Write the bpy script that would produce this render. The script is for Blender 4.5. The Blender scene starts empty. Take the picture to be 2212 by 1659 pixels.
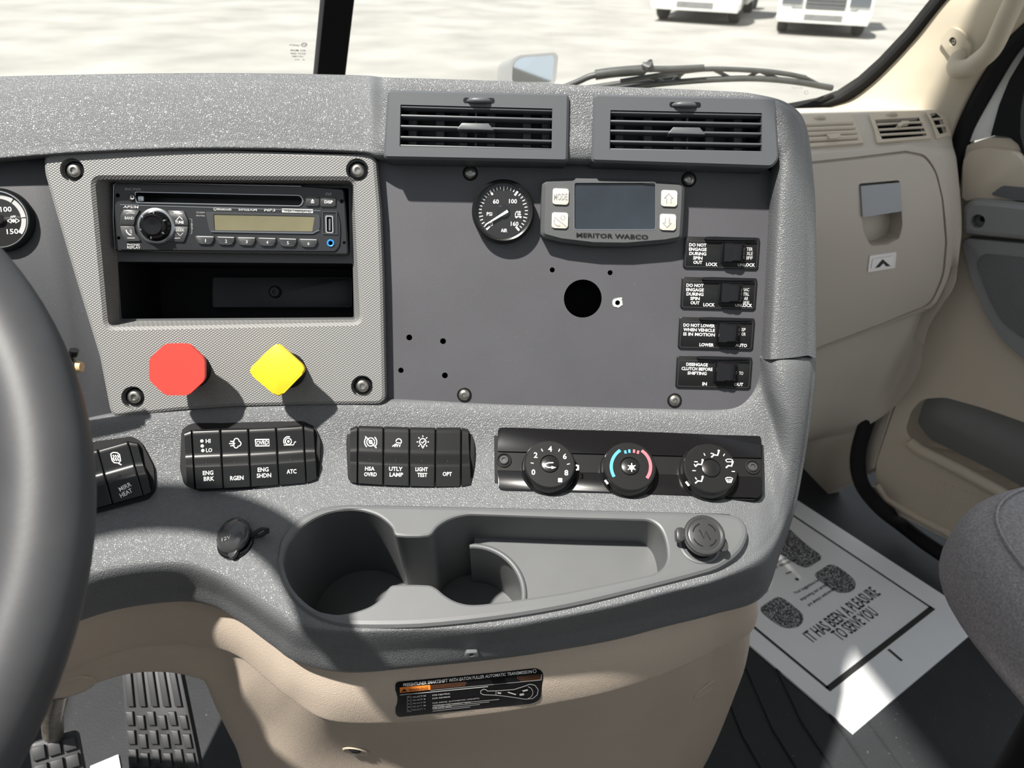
import bpy, bmesh, math, random
from mathutils import Vector, Matrix, geometry
from mathutils.bvhtree import BVHTree

random.seed(7)
V = Vector
R = math.radians
SC = bpy.context.scene
COL = SC.collection

# ------------------------------------------------------------------ camera
FPX = 1660.0                      # focal length in pixels of the 2212 x 1659 frame
PITCH, ROLL, CAMZ = R(31.0), R(1.6), 1.14
CAM = V((0, 0, CAMZ))
_fw = V((0, math.cos(PITCH), -math.sin(PITCH)))
_rt0 = V((1, 0, 0))
_up0 = _rt0.cross(_fw)
CR = _rt0 * math.cos(ROLL) + _up0 * math.sin(ROLL)
CU = -_rt0 * math.sin(ROLL) + _up0 * math.cos(ROLL)
cd = bpy.data.cameras.new('camera')
cam = bpy.data.objects.new('camera', cd)
COL.objects.link(cam)
cam.matrix_world = Matrix(((CR.x, CU.x, -_fw.x, CAM.x), (CR.y, CU.y, -_fw.y, CAM.y), (CR.z, CU.z, -_fw.z, CAM.z), (0, 0, 0, 1)))
cd.sensor_fit = 'HORIZONTAL'
cd.sensor_width = 36.0
cd.lens = 36.0 * FPX / 2212.0
cd.clip_start, cd.clip_end = 0.02, 300
cd.dof.use_dof = True
cd.dof.focus_distance = 0.66
cd.dof.aperture_fstop = 11.0
SC.camera = cam

# ------------------------------------------------------------------ light
world = bpy.data.worlds.new('sky')
SC.world = world
world.use_nodes = True
_bg = world.node_tree.nodes['Background']
_bg.inputs['Color'].default_value = (0.86, 0.93, 1.0, 1)
_bg.inputs['Strength'].default_value = 0.70
SUN = V((-0.55, -0.45, 1.38)).normalized()
sd = bpy.data.lights.new('sun_offscreen', 'SUN')
sd.energy = 8.2
sd.angle = R(1.6)
sd.color = (1.0, 0.955, 0.88)
so = bpy.data.objects.new('sun_offscreen', sd)
COL.objects.link(so)
so.rotation_euler = SUN.to_track_quat('Z', 'Y').to_euler()
so.location = (-3, -3, 8)
SC.view_settings.view_transform = 'Standard'
SC.view_settings.look = 'None'
SC.view_settings.gamma = 1.0
SC.view_settings.use_curve_mapping = False
SC.view_settings.exposure = 0.34

# ------------------------------------------------------------------ geometry of the view
YAW = R(16)                        # the cab is turned against the camera by this
TR = V((math.cos(YAW), math.sin(YAW), 0))      # cab: towards the passenger door
FW = V((-math.sin(YAW), math.cos(YAW), 0))     # cab: forward
UP = V((0, 0, 1))

def cab(l, f, z):
    return TR * l + FW * f + UP * z

def ray(px, py):
    return _fw + CR * ((px - 1106.0) / FPX) + CU * ((829.5 - py) / FPX)

def hit(px, py, P, n):
    d = ray(px, py)
    return CAM + d * ((P - CAM).dot(n) / d.dot(n))

def pix(p):
    q = p - CAM
    w = q.dot(_fw)
    return 1106 + FPX * q.dot(CR) / w, 829.5 - FPX * q.dot(CU) / w

def nrm(th, ta):
    th, ta = R(th), R(ta)
    return V((math.sin(th) * math.cos(ta), -math.cos(th) * math.cos(ta), math.sin(ta)))

class Pl:
    """a plane with its own frame: x level, y up the slope, z out of the surface"""
    def __init__(s, P, n, o=None, x=None):
        s.n = n.normalized()
        s.P = P
        s.setframe(o if o is not None else P, x)
    def setframe(s, o, x=None):
        ex = x if x is not None else UP.cross(s.n)
        if ex.length < 1e-4:
            ex = V((1, 0, 0))
        ex = (ex - s.n * ex.dot(s.n)).normalized()
        ey = s.n.cross(ex)
        s.M = Matrix(((ex.x, ey.x, s.n.x, o.x), (ex.y, ey.y, s.n.y, o.y), (ex.z, ey.z, s.n.z, o.z), (0, 0, 0, 1)))
        s.I = s.M.inverted()
    def frame(s, px, py, px2=None, py2=None, h=0.0):
        """a frame of this plane (lifted by h) at a pixel; x runs towards a second pixel"""
        q = Pl(s.P + s.n * h, s.n)
        o = q.w(px, py)
        x = None if px2 is None else q.w(px2, py2) - o
        q.setframe(o, x)
        return q
    def w(s, px, py, h=0.0):
        return hit(px, py, s.P + s.n * h, s.n)
    def l(s, px, py, h=0.0):
        p = s.I @ s.w(px, py, h)
        return V((p.x, p.y))
    def ls(s, pts, h=0.0, z=None):
        return [s.l(*(z(*p) if z else p), h) for p in pts]

def zoom(x0, y0, x1, y1, w):
    k = (x1 - x0) / w
    return lambda x, y: (x0 + x * k, y0 + y * k)

# ------------------------------------------------------------------ materials
MATS = {}
def mat(name, col, rough=0.5, metal=0.0, bump=None, spec=0.5, coat=0.0, var=0.0, varscale=6.0, alpha=None, speck=None):
    m = bpy.data.materials.new(name)
    m.use_nodes = True
    nt = m.node_tree
    b = nt.nodes['Principled BSDF']
    c = (col[0], col[1], col[2], 1)
    b.inputs['Base Color'].default_value = c
    b.inputs['Roughness'].default_value = rough
    b.inputs['Metallic'].default_value = metal
    b.inputs['Specular IOR Level'].default_value = spec
    if coat:
        b.inputs['Coat Weight'].default_value = coat
        b.inputs['Coat Roughness'].default_value = 0.12
    tc = nt.nodes.new('ShaderNodeTexCoord')
    last = None
    if var:
        n = nt.nodes.new('ShaderNodeTexNoise')
        n.inputs['Scale'].default_value = varscale
        n.inputs['Detail'].default_value = 5
        nt.links.new(tc.outputs['Object'], n.inputs['Vector'])
        r = nt.nodes.new('ShaderNodeMapRange')
        r.inputs['From Min'].default_value = 0.3
        r.inputs['From Max'].default_value = 0.7
        r.inputs['To Min'].default_value = 1 - var
        r.inputs['To Max'].default_value = 1 + var
        nt.links.new(n.outputs['Fac'], r.inputs['Value'])
        mx = nt.nodes.new('ShaderNodeVectorMath')
        mx.operation = 'SCALE'
        mx.inputs[0].default_value = col
        nt.links.new(r.outputs['Result'], mx.inputs['Scale'])
        nt.links.new(mx.outputs['Vector'], b.inputs['Base Color'])
        last = mx.outputs['Vector']
    if speck:
        n = nt.nodes.new('ShaderNodeTexNoise')
        n.inputs['Scale'].default_value = speck[0]
        n.inputs['Detail'].default_value = 1
        nt.links.new(tc.outputs['Object'], n.inputs['Vector'])
        r = nt.nodes.new('ShaderNodeMapRange')
        r.inputs['From Min'].default_value = speck[1]
        r.inputs['From Max'].default_value = speck[1] + 0.04
        nt.links.new(n.outputs['Fac'], r.inputs['Value'])
        mx = nt.nodes.new('ShaderNodeMix')
        mx.data_type = 'RGBA'
        nt.links.new(r.outputs['Result'], mx.inputs[0])
        if last is not None:
            nt.links.new(last, mx.inputs[6])
        else:
            mx.inputs[6].default_value = c
        mx.inputs[7].default_value = (*speck[2], 1)
        nt.links.new(mx.outputs[2], b.inputs['Base Color'])
    if bump:
        kind, scale, strength, dist = bump
        bp = nt.nodes.new('ShaderNodeBump')
        bp.inputs['Strength'].default_value = strength
        bp.inputs['Distance'].default_value = dist
        nt.links.new(bp.outputs['Normal'], b.inputs['Normal'])
        if kind == 'leather':
            w = nt.nodes.new('ShaderNodeTexNoise')
            w.inputs['Scale'].default_value = scale * 0.35
            w.inputs['Detail'].default_value = 2
            nt.links.new(tc.outputs['Object'], w.inputs['Vector'])
            ad = nt.nodes.new('ShaderNodeVectorMath')
            ad.operation = 'MULTIPLY_ADD'
            ad.inputs[1].default_value = (0.6 / scale * 2.5,) * 3
            nt.links.new(w.outputs['Color'], ad.inputs[0])
            nt.links.new(tc.outputs['Object'], ad.inputs[2])
            v = nt.nodes.new('ShaderNodeTexVoronoi')
            v.feature = 'DISTANCE_TO_EDGE'
            v.inputs['Scale'].default_value = scale
            nt.links.new(ad.outputs['Vector'], v.inputs['Vector'])
            r = nt.nodes.new('ShaderNodeMapRange')
            r.inputs['From Max'].default_value = 0.32
            nt.links.new(v.outputs['Distance'], r.inputs['Value'])
            nt.links.new(r.outputs['Result'], bp.inputs['Height'])
        elif kind == 'noise':
            n = nt.nodes.new('ShaderNodeTexNoise')
            n.inputs['Scale'].default_value = scale
            n.inputs['Detail'].default_value = 3
            nt.links.new(tc.outputs['Object'], n.inputs['Vector'])
            nt.links.new(n.outputs['Fac'], bp.inputs['Height'])
        elif kind == 'weave':      # staggered little dashes, as on the moulded fascia
            mp = nt.nodes.new('ShaderNodeMapping')
            mp.inputs['Rotation'].default_value = (0, 0, R(-6))
            nt.links.new(tc.outputs['Object'], mp.inputs['Vector'])
            sx = nt.nodes.new('ShaderNodeSeparateXYZ')
            nt.links.new(mp.outputs['Vector'], sx.inputs['Vector'])
            outs = []
            for ax, k in (('X', scale * 0.62), ('Y', scale)):
                a = nt.nodes.new('ShaderNodeMath')
                a.operation = 'MULTIPLY'
                a.inputs[1].default_value = k
                nt.links.new(sx.outputs[ax], a.inputs[0])
                s_ = nt.nodes.new('ShaderNodeMath')
                s_.operation = 'SINE'
                nt.links.new(a.outputs[0], s_.inputs[0])
                outs.append(s_.outputs[0])
            mu = nt.nodes.new('ShaderNodeMath')
            mu.operation = 'MULTIPLY'
            nt.links.new(outs[0], mu.inputs[0])
            nt.links.new(outs[1], mu.inputs[1])
            nt.links.new(mu.outputs[0], bp.inputs['Height'])
        elif kind == 'cloth':
            mp = nt.nodes.new('ShaderNodeMapping')
            nt.links.new(tc.outputs['Object'], mp.inputs['Vector'])
            hs = []
            for rot in (0, 90):
                wv = nt.nodes.new('ShaderNodeTexWave')
                wv.bands_direction = 'X' if rot == 0 else 'Y'
                wv.inputs['Scale'].default_value = scale
                wv.inputs['Distortion'].default_value = 1.5
                wv.inputs['Detail'].default_value = 1
                wv.inputs['Detail Scale'].default_value = 2.0
                nt.links.new(mp.outputs['Vector'], wv.inputs['Vector'])
                hs.append(wv.outputs['Fac'])
            mu = nt.nodes.new('ShaderNodeMath')
            mu.operation = 'ADD'
            nt.links.new(hs[0], mu.inputs[0])
            nt.links.new(hs[1], mu.inputs[1])
            nt.links.new(mu.outputs[0], bp.inputs['Height'])
    MATS[name] = m
    return m

mat('pad', (0.105, 0.110, 0.116), 0.46, bump=('leather', 600, 0.42, 0.0009), spec=0.50)
mat('pad_plain', (0.10, 0.105, 0.112), 0.5, bump=('noise', 900, 0.15, 0.0004), spec=0.4)
mat('vent_grey', (0.068, 0.074, 0.081), 0.42, bump=('noise', 1200, 0.08, 0.0003), spec=0.45)
mat('vent_dark', (0.018, 0.019, 0.021), 0.5)
mat('fascia', (0.165, 0.166, 0.164), 0.5, bump=('weave', 3000, 0.42, 0.0005), spec=0.45)
mat('fascia_plain', (0.06, 0.063, 0.066), 0.55, bump=('noise', 900, 0.15, 0.0004))
mat('panel', (0.056, 0.056, 0.063), 0.5, bump=('noise', 1500, 0.18, 0.0003), var=0.08, varscale=14, speck=(900, 0.74, (0.12, 0.12, 0.12)))
mat('cluster', (0.034, 0.036, 0.041), 0.6, bump=('noise', 1500, 0.35, 0.0004), speck=(1000, 0.70, (0.09, 0.09, 0.095)))
mat('tray', (0.092, 0.096, 0.100), 0.45, bump=('noise', 2200, 0.08, 0.0002), var=0.04, varscale=30, spec=0.4)
mat('gloss_black', (0.006, 0.006, 0.007), 0.16, spec=0.28, bump=('noise', 400, 0.02, 0.0003))
mat('satin_black', (0.009, 0.0095, 0.010), 0.30, spec=0.25)
mat('matte_black', (0.008, 0.008, 0.009), 0.7, spec=0.2)
mat('radio_face', (0.016, 0.017, 0.019), 0.28, spec=0.4, var=0.1, varscale=20)
mat('radio_button', (0.03, 0.031, 0.033), 0.33)
mat('dark_chrome', (0.28, 0.29, 0.30), 0.22, metal=0.9)
mat('chrome', (0.62, 0.62, 0.60), 0.22, metal=1.0)
mat('screw_steel', (0.30, 0.29, 0.27), 0.32, metal=0.9, var=0.15, varscale=300)
mat('lcd', (0.13, 0.12, 0.07), 0.18, var=0.12, varscale=22)
mat('screen_dark', (0.02, 0.026, 0.034), 0.16, var=0.2, varscale=25)
mat('print_white', (0.82, 0.82, 0.80), 0.6)
mat('print_grey', (0.42, 0.42, 0.42), 0.6)
mat('print_dim', (0.22, 0.22, 0.22), 0.6)
mat('print_black', (0.012, 0.012, 0.012), 0.6)
mat('print_blue', (0.05, 0.36, 0.80), 0.5)
mat('print_red', (0.75, 0.10, 0.13), 0.5)
mat('print_orange', (0.86, 0.24, 0.03), 0.5)
mat('print_rust', (0.09, 0.035, 0.015), 0.6)
mat('red_plastic', (0.68, 0.042, 0.030), 0.42, var=0.03, varscale=40, bump=('noise', 700, 0.05, 0.0003))
mat('yellow_plastic', (0.78, 0.50, 0.02), 0.42, var=0.03, varscale=40, bump=('noise', 700, 0.05, 0.0003))
mat('cream_key', (0.55, 0.52, 0.44), 0.55, var=0.06, varscale=120)
mat('blue_ring', (0.02, 0.22, 0.62), 0.35)
mat('red_lamp', (0.22, 0.01, 0.02), 0.25)
mat('beige', (0.47, 0.395, 0.325), 0.55, bump=('leather', 620, 0.30, 0.0006), spec=0.35, var=0.03, varscale=9)
mat('beige_smooth', (0.52, 0.455, 0.37), 0.5, bump=('noise', 1500, 0.1, 0.0003), spec=0.35)
mat('beige_pillar', (0.47, 0.415, 0.325), 0.6, bump=('noise', 900, 0.1, 0.0004), spec=0.3)
mat('glove_beige', (0.46, 0.42, 0.365), 0.5, bump=('noise', 1400, 0.12, 0.0003), spec=0.35)
mat('latch_grey', (0.30, 0.31, 0.33), 0.4)
mat('rubber', (0.022, 0.023, 0.024), 0.55, var=0.15, varscale=60)
mat('wiper_black', (0.05, 0.052, 0.052), 0.5, var=0.2, varscale=40)
mat('rubber_floor', (0.014, 0.0155, 0.018), 0.62, bump=('noise', 240, 0.3, 0.0012), var=0.25, varscale=9, speck=(210, 0.76, (0.09, 0.09, 0.09)))
mat('rubber_cap', (0.03, 0.031, 0.033), 0.24, spec=0.6)
mat('wheel_leather', (0.042, 0.043, 0.047), 0.52, bump=('noise', 300, 0.08, 0.0005), spec=0.4, var=0.12, varscale=30)
mat('door_grey', (0.20, 0.205, 0.205), 0.5, bump=('noise', 800, 0.15, 0.0004))
mat('door_grey_dark', (0.11, 0.113, 0.115), 0.5, bump=('weave', 1600, 0.8, 0.0005))
mat('white_paint', (0.80, 0.80, 0.78), 0.3, coat=0.5, spec=0.5)
mat('dirty_white', (0.62, 0.62, 0.58), 0.4, var=0.12, varscale=3)
mat('truck_grey', (0.20, 0.20, 0.20), 0.5, var=0.15, varscale=4)
mat('mat_board', (0.80, 0.81, 0.83), 0.5, bump=('noise', 60, 0.1, 0.001), var=0.03, varscale=8)
mat('ink', (0.022, 0.022, 0.022), 0.65)
mat('ink_shoe', (0.03, 0.03, 0.032), 0.65, speck=(420, 0.52, (0.42, 0.43, 0.45)))
mat('seat_cloth', (0.36, 0.345, 0.36), 0.85, bump=('leather', 620, 0.7, 0.0012), spec=0.2, var=0.22, varscale=330)
mat('pedal_rubber', (0.03, 0.031, 0.034), 0.5)
mat('steel', (0.34, 0.31, 0.27), 0.4, metal=0.8, var=0.3, varscale=80)
mat('tan_plastic', (0.52, 0.38, 0.20), 0.5)
mat('tyre', (0.03, 0.03, 0.03), 0.8)
mat('lot', (0.262, 0.252, 0.236), 0.9, var=0.20, varscale=0.55, bump=('noise', 3, 0.2, 0.02))
mat('metal_plate', (0.55, 0.55, 0.57), 0.35, metal=0.6)
mat('bare_metal', (0.75, 0.75, 0.74), 0.3, metal=0.7)
mat('tab_grey', (0.24, 0.24, 0.24), 0.5)
mat('amber', (0.75, 0.22, 0.02), 0.3)

def glassmat(name, tint, gloss, rough=0.0):
    m = bpy.data.materials.new(name)
    m.use_nodes = True
    nt = m.node_tree
    nt.nodes.remove(nt.nodes['Principled BSDF'])
    out = nt.nodes['Material Output']
    t = nt.nodes.new('ShaderNodeBsdfTransparent')
    t.inputs['Color'].default_value = (*tint, 1)
    g = nt.nodes.new('ShaderNodeBsdfGlossy')
    g.inputs['Roughness'].default_value = rough
    mx = nt.nodes.new('ShaderNodeMixShader')
    mx.inputs[0].default_value = gloss
    nt.links.new(t.outputs[0], mx.inputs[1])
    nt.links.new(g.outputs[0], mx.inputs[2])
    nt.links.new(mx.outputs[0], out.inputs['Surface'])
    MATS[name] = m
glassmat('windshield_glass', (0.96, 0.98, 0.97), 0.03)
glassmat('gauge_glass', (0.97, 0.97, 0.97), 0.035)
mm = mat('mirror_glass', (0.92, 0.94, 0.95), 0.03, metal=1.0)

# ------------------------------------------------------------------ mesh helpers
_TXT = {}
def text_geo(s, bold=0.0):
    k = (s, bold)
    if k in _TXT:
        return _TXT[k]
    cu = bpy.data.curves.new('txt', 'FONT')
    cu.body = s
    cu.size = 1.0
    cu.resolution_u = 2
    cu.offset = bold
    cu.space_line = 0.92
    cu.align_x = 'CENTER'
    ob = bpy.data.objects.new('txt', cu)
    COL.objects.link(ob)
    dg = bpy.context.evaluated_depsgraph_get()
    me = bpy.data.meshes.new_from_object(ob.evaluated_get(dg))
    vs = [V((v.co.x, v.co.y)) for v in me.vertices]
    fs = [tuple(p.vertices) for p in me.polygons]
    x0 = min(v.x for v in vs); x1 = max(v.x for v in vs)
    y0 = min(v.y for v in vs); y1 = max(v.y for v in vs)
    vs = [V(((v.x - (x0 + x1) / 2) / (x1 - x0), (v.y - (y0 + y1) / 2) / (y1 - y0))) for v in vs]
    bpy.data.objects.remove(ob)
    bpy.data.curves.remove(cu)
    bpy.data.meshes.remove(me)
    _TXT[k] = (vs, fs)
    return _TXT[k]

def rrect(cx, cy, w, h, r, n=5):
    r = min(r, w / 2 - 1e-6, h / 2 - 1e-6)
    out = []
    for sx, sy, a0 in ((1, 1, 0), (-1, 1, 90), (-1, -1, 180), (1, -1, 270)):
        for i in range(n + 1):
            a = R(a0 + 90 * i / n)
            out.append(V((cx + sx * (w / 2 - r) + r * math.cos(a), cy + sy * (h / 2 - r) + r * math.sin(a))))
    return out

def roundpoly(pts, r, n=5):
    """round the corners of a 2-D polygon; r may be a list"""
    m = len(pts)
    out = []
    for i in range(m):
        p, a, b = pts[i], pts[i - 1], pts[(i + 1) % m]
        rr = r[i] if isinstance(r, (list, tuple)) else r
        u, v = (a - p), (b - p)
        d = min(rr, u.length * 0.49, v.length * 0.49)
        if d < 1e-7:
            out.append(p.copy()); continue
        p0, p1 = p + u.normalized() * d, p + v.normalized() * d
        for k in range(n + 1):
            t = k / n
            out.append(p0 * (1 - t) ** 2 + p * 2 * t * (1 - t) + p1 * t * t)
    return out

def circ(cx, cy, r, n=32, a0=0.0):
    return [V((cx + r * math.cos(a0 + 2 * math.pi * i / n), cy + r * math.sin(a0 + 2 * math.pi * i / n))) for i in range(n)]

def area2(p):
    return sum(p[i - 1].x * p[i].y - p[i].x * p[i - 1].y for i in range(len(p))) / 2

def ccw(p):
    return p if area2(p) > 0 else p[::-1]

def inside(p, poly):
    c = False
    for i in range(len(poly)):
        a, b = poly[i - 1], poly[i]
        if (a.y > p.y) != (b.y > p.y) and p.x < (b.x - a.x) * (p.y - a.y) / (b.y - a.y) + a.x:
            c = not c
    return c

def cdt(outer, holes=(), grid=0.0):
    """triangles of a polygon with holes, with optional inner grid points"""
    pts, edges = [], []
    for loop in [outer, *holes]:
        b = len(pts)
        pts += [V((p.x, p.y)) for p in loop]
        edges += [(b + i, b + (i + 1) % len(loop)) for i in range(len(loop))]
    if grid:
        xs = [p.x for p in outer]; ys = [p.y for p in outer]
        x = min(xs) + grid / 2
        while x < max(xs):
            y = min(ys) + grid / 2
            while y < max(ys):
                q = V((x, y))
                if inside(q, outer) and not any(inside(q, h) for h in holes):
                    pts.append(q)
                y += grid
            x += grid
    vs, es, fs, _, _, _ = geometry.delaunay_2d_cdt(pts, edges, [], 0, 1e-7)
    out = []
    for f in fs:
        c = (vs[f[0]] + vs[f[1]] + vs[f[2]]) / 3
        if inside(c, outer) and not any(inside(c, h) for h in holes):
            t = tuple(f)
            a, b, d = vs[t[0]], vs[t[1]], vs[t[2]]
            if (b - a).cross(d - a) < 0:
                t = t[::-1]
            out.append(t)
    return vs, out

class MB:
    """collects geometry in a thing's own frame"""
    def __init__(s):
        s.v, s.f = [], []
    def add(s, vs, fs, M=None):
        b = len(s.v)
        s.v += [M @ v for v in vs] if M is not None else [V(v) for v in vs]
        s.f += [tuple(i + b for i in f) for f in fs]
        return s
    def slab(s, pts, z0, z1, bev=0.0, seg=2, M=None, bottom=False):
        pts = ccw(pts)
        bm = bmesh.new()
        top = [bm.verts.new((p.x, p.y, z1)) for p in pts]
        low = [bm.verts.new((p.x, p.y, z0)) for p in pts]
        ft = bm.faces.new(top)
        n = len(pts)
        for i in range(n):
            bm.faces.new((low[i], low[(i + 1) % n], top[(i + 1) % n], top[i]))
        if bottom:
            bm.faces.new(low[::-1])
        if bev > 0:
            es = list(ft.edges)
            bmesh.ops.bevel(bm, geom=es, offset=bev, segments=seg, profile=0.5, affect='EDGES', clamp_overlap=True)
        bm.verts.index_update()
        s.add([v.co.copy() for v in bm.verts], [tuple(v.index for v in f.verts) for f in bm.faces], M)
        bm.free()
        return s
    def holed(s, outer, holes, z0, z1, M=None, wall=True):
        outer = ccw(outer)
        vs, fs = cdt(outer, holes)
        s.add([V((v.x, v.y, z1)) for v in vs], fs, M)
        if wall:
            for loop, flip in [(outer, False)] + [(ccw(h), True) for h in holes]:
                s.wall(loop, z0, loop, z1, flip, M)
        return s
    def wall(s, lo, z0, hi, z1, flip=False, M=None):
        n = len(lo)
        vs = [V((p.x, p.y, z0)) for p in lo] + [V((p.x, p.y, z1)) for p in hi]
        fs = [(i, (i + 1) % n, n + (i + 1) % n, n + i) for i in range(n)]
        if flip:
            fs = [f[::-1] for f in fs]
        return s.add(vs, fs, M)
    def flat(s, pts, z, M=None):
        pts = ccw(pts)
        vs, fs = cdt(pts)
        return s.add([V((v.x, v.y, z)) for v in vs], fs, M)
    def lathe(s, prof, n=40, cx=0.0, cy=0.0, M=None, sx=1.0, cap=False, top=True):
        vs, fs = [], []
        for r, z in prof:
            for i in range(n):
                a = 2 * math.pi * i / n
                vs.append(V((cx + r * math.cos(a) * sx, cy + r * math.sin(a), z)))
        for k in range(len(prof) - 1):
            for i in range(n):
                j = (i + 1) % n
                fs.append((k * n + i, k * n + j, (k + 1) * n + j, (k + 1) * n + i))
        if top and prof[-1][0] > 1e-6:
            fs.append(tuple((len(prof) - 1) * n + i for i in range(n)))
        if cap:
            fs.append(tuple(range(n))[::-1])
        return s.add(vs, fs, M)
    def tube(s, pts, r, n=10, closed=False, M=None, flat=1.0, caps=True):
        m = len(pts)
        rs = r if isinstance(r, (list, tuple)) else [r] * m
        vs, fs = [], []
        pu = None
        for i, p in enumerate(pts):
            a = pts[i - 1] if (i > 0 or closed) else p
            b = pts[(i + 1) % m] if (i < m - 1 or closed) else p
            t = (b - a).normalized()
            if pu is None:
                pu = t.cross(V((0, 0, 1)))
                if pu.length < 1e-3:
                    pu = t.cross(V((0, 1, 0)))
            u = (pu - t * pu.dot(t)).normalized()
            pu = u
            w = t.cross(u)
            for k in range(n):
                an = 2 * math.pi * k / n
                vs.append(p + (u * math.cos(an) + w * math.sin(an) * flat) * rs[i])
        for i in range(m if closed else m - 1):
            j = (i + 1) % m
            for k in range(n):
                l = (k + 1) % n
                fs.append((i * n + k, i * n + l, j * n + l, j * n + k))
        if not closed and caps:
            fs.append(tuple(range(n))[::-1])
            fs.append(tuple((m - 1) * n + k for k in range(n)))
        return s.add(vs, fs, M)
    def ribbon(s, pts, w, z, closed=False, M=None):
        """a flat printed stroke"""
        m = len(pts)
        L, Rr = [], []
        for i in range(m):
            a = pts[i - 1] if (i > 0 or closed) else pts[i]
            b = pts[(i + 1) % m] if (i < m - 1 or closed) else pts[i]
            d = (b - a)
            d = d.normalized() if d.length > 1e-9 else V((1, 0))
            nn = V((-d.y, d.x)) * (w / 2)
            L.append(pts[i] + nn); Rr.append(pts[i] - nn)
        vs = [V((p.x, p.y, z)) for p in Rr] + [V((p.x, p.y, z)) for p in L]
        fs = []
        for i in range(m if closed else m - 1):
            j = (i + 1) % m
            fs.append((i, j, m + j, m + i))
        return s.add(vs, fs, M)
    def text(s, t, cx, cy, w, h, z, rot=0.0, bold=0.012, M=None, shear=0.0):
        vs, fs = text_geo(t, bold)
        c, sn = math.cos(rot), math.sin(rot)
        out = []
        for v in vs:
            x, y = v.x * w + v.y * h * shear, v.y * h
            out.append(V((cx + x * c - y * sn, cy + x * sn + y * c, z)))
        return s.add(out, fs, M)
    def box(s, lo, hi, M=None, bev=0.0):
        p = [V((lo[0], lo[1])), V((hi[0], lo[1])), V((hi[0], hi[1])), V((lo[0], hi[1]))]
        return s.slab(p, lo[2], hi[2], bev, 2, M, bottom=True)
    def profile(s, prof, x0, x1, M=None):
        """a (y, z) outline run along x"""
        n = len(prof)
        a = sum(prof[i - 1][0] * prof[i][1] - prof[i][0] * prof[i - 1][1] for i in range(n))
        if a < 0:
            prof = prof[::-1]
        vs = [V((x0, y, z)) for y, z in prof] + [V((x1, y, z)) for y, z in prof]
        fs = [(i, n + i, n + (i + 1) % n, (i + 1) % n)[::-1] for i in range(n)]
        fs += [tuple(range(n))[::-1], tuple(n + i for i in range(n))]
        return s.add(vs, fs, M)
    def build(s, name, m, parent=None, M=None, smooth=32, kind=None, label=None):
        me = bpy.data.meshes.new(name)
        me.from_pydata([tuple(v) for v in s.v], [], s.f)
        me.validate()
        me.materials.append(MATS[m])
        if smooth:
            me.polygons.foreach_set('use_smooth', [True] * len(me.polygons))
            me.set_sharp_from_angle(angle=R(smooth))
        me.update()
        o = bpy.data.objects.new(name, me)
        COL.objects.link(o)
        if parent is not None:
            o.parent = parent
        elif M is not None:
            o.matrix_world = M
        if kind:
            o['kind'] = kind
        if label:
            o['label'] = label
        return o

def tag(o, label, cat, group=None):
    o['label'] = label
    o['category'] = cat
    if group:
        o['group'] = group
    return o

FRAMES = {}
def thing(name, label, cat, M, group=None):
    o = bpy.data.objects.new(name, None)
    COL.objects.link(o)
    o.matrix_world = M
    o.empty_display_size = 0.02
    FRAMES[o] = M
    return tag(o, label, cat, group)

def struct(name, M):
    o = bpy.data.objects.new(name, None)
    COL.objects.link(o)
    o.matrix_world = M
    o['kind'] = 'structure'
    FRAMES[o] = M
    return o

def trans(p):
    return Matrix.Translation(p)

CABM = Matrix(((TR.x, FW.x, 0, 0), (TR.y, FW.y, 0, 0), (0, 0, 1, 0), (0, 0, 0, 1)))   # x across, y forward, z up
def cabM(l, f, z):
    return Matrix.Translation(cab(l, f, z)) @ CABM

# ------------------------------------------------------------------ lofts
def crom(P, t):
    """Catmull-Rom through a list of vectors, t in 0..len-1"""
    n = len(P)
    i = min(int(t), n - 2)
    u = t - i
    p1, p2 = P[i], P[i + 1]
    p0 = P[i - 1] if i > 0 else p1 * 2 - p2
    p3 = P[i + 2] if i + 2 < n else p2 * 2 - p1
    m1, m2 = (p2 - p0) * 0.5, (p3 - p1) * 0.5
    # shorten tangents where spacing is uneven, so that tight bends stay tight
    L = (p2 - p1).length
    for m in (m1, m2):
        if m.length > 1.5 * L:
            m *= 1.5 * L / m.length
    u2, u3 = u * u, u * u * u
    return p1 * (2 * u3 - 3 * u2 + 1) + m1 * (u3 - 2 * u2 + u) + p2 * (-2 * u3 + 3 * u2) + m2 * (u3 - u2)

def chain(th, *items):
    """one rib. ('c', px, py, c, plane): on a plane lifted by c. (px, py, tau): on the facet through the point before,
    facing th / tau. ('d', vector): an offset. Points listed before a ('c') anchor are not allowed."""
    out = []
    for it in items:
        if it[0] == 'c':
            out.append(it[4].w(it[1], it[2], it[3]))
        elif it[0] == 'd':
            out.append(out[-1] + it[1])
        elif it[0] == 'z':
            out.append(hit(it[1], it[2], V((0, 0, it[3])), UP))
        elif it[0] == 'f':
            out.append(hit(it[1], it[2], FW * it[3], FW))
        elif it[0] == 't':
            out.append(hit(it[1], it[2], TR * it[3], TR))
        elif it[0] == 'p':
            out.append(it[1])
        else:
            out.append(hit(it[0], it[1], out[-1], nrm(it[3] if len(it) > 3 else th, it[2])))
    return out

def loft(ribs, nu=6, nv=6):
    m = len(ribs[0])
    cols = []
    for rb in ribs:
        cols.append([crom(rb, k / nv) for k in range((m - 1) * nv + 1)])
    rows = len(cols[0])
    vs, fs = [], []
    steps = (len(ribs) - 1) * nu + 1
    for a in range(steps):
        for b in range(rows):
            vs.append(crom([c[b] for c in cols], a / nu))
    for a in range(steps - 1):
        for b in range(rows - 1):
            fs.append((a * rows + b, a * rows + b + 1, (a + 1) * rows + b + 1, (a + 1) * rows + b))
    return vs, fs

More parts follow.
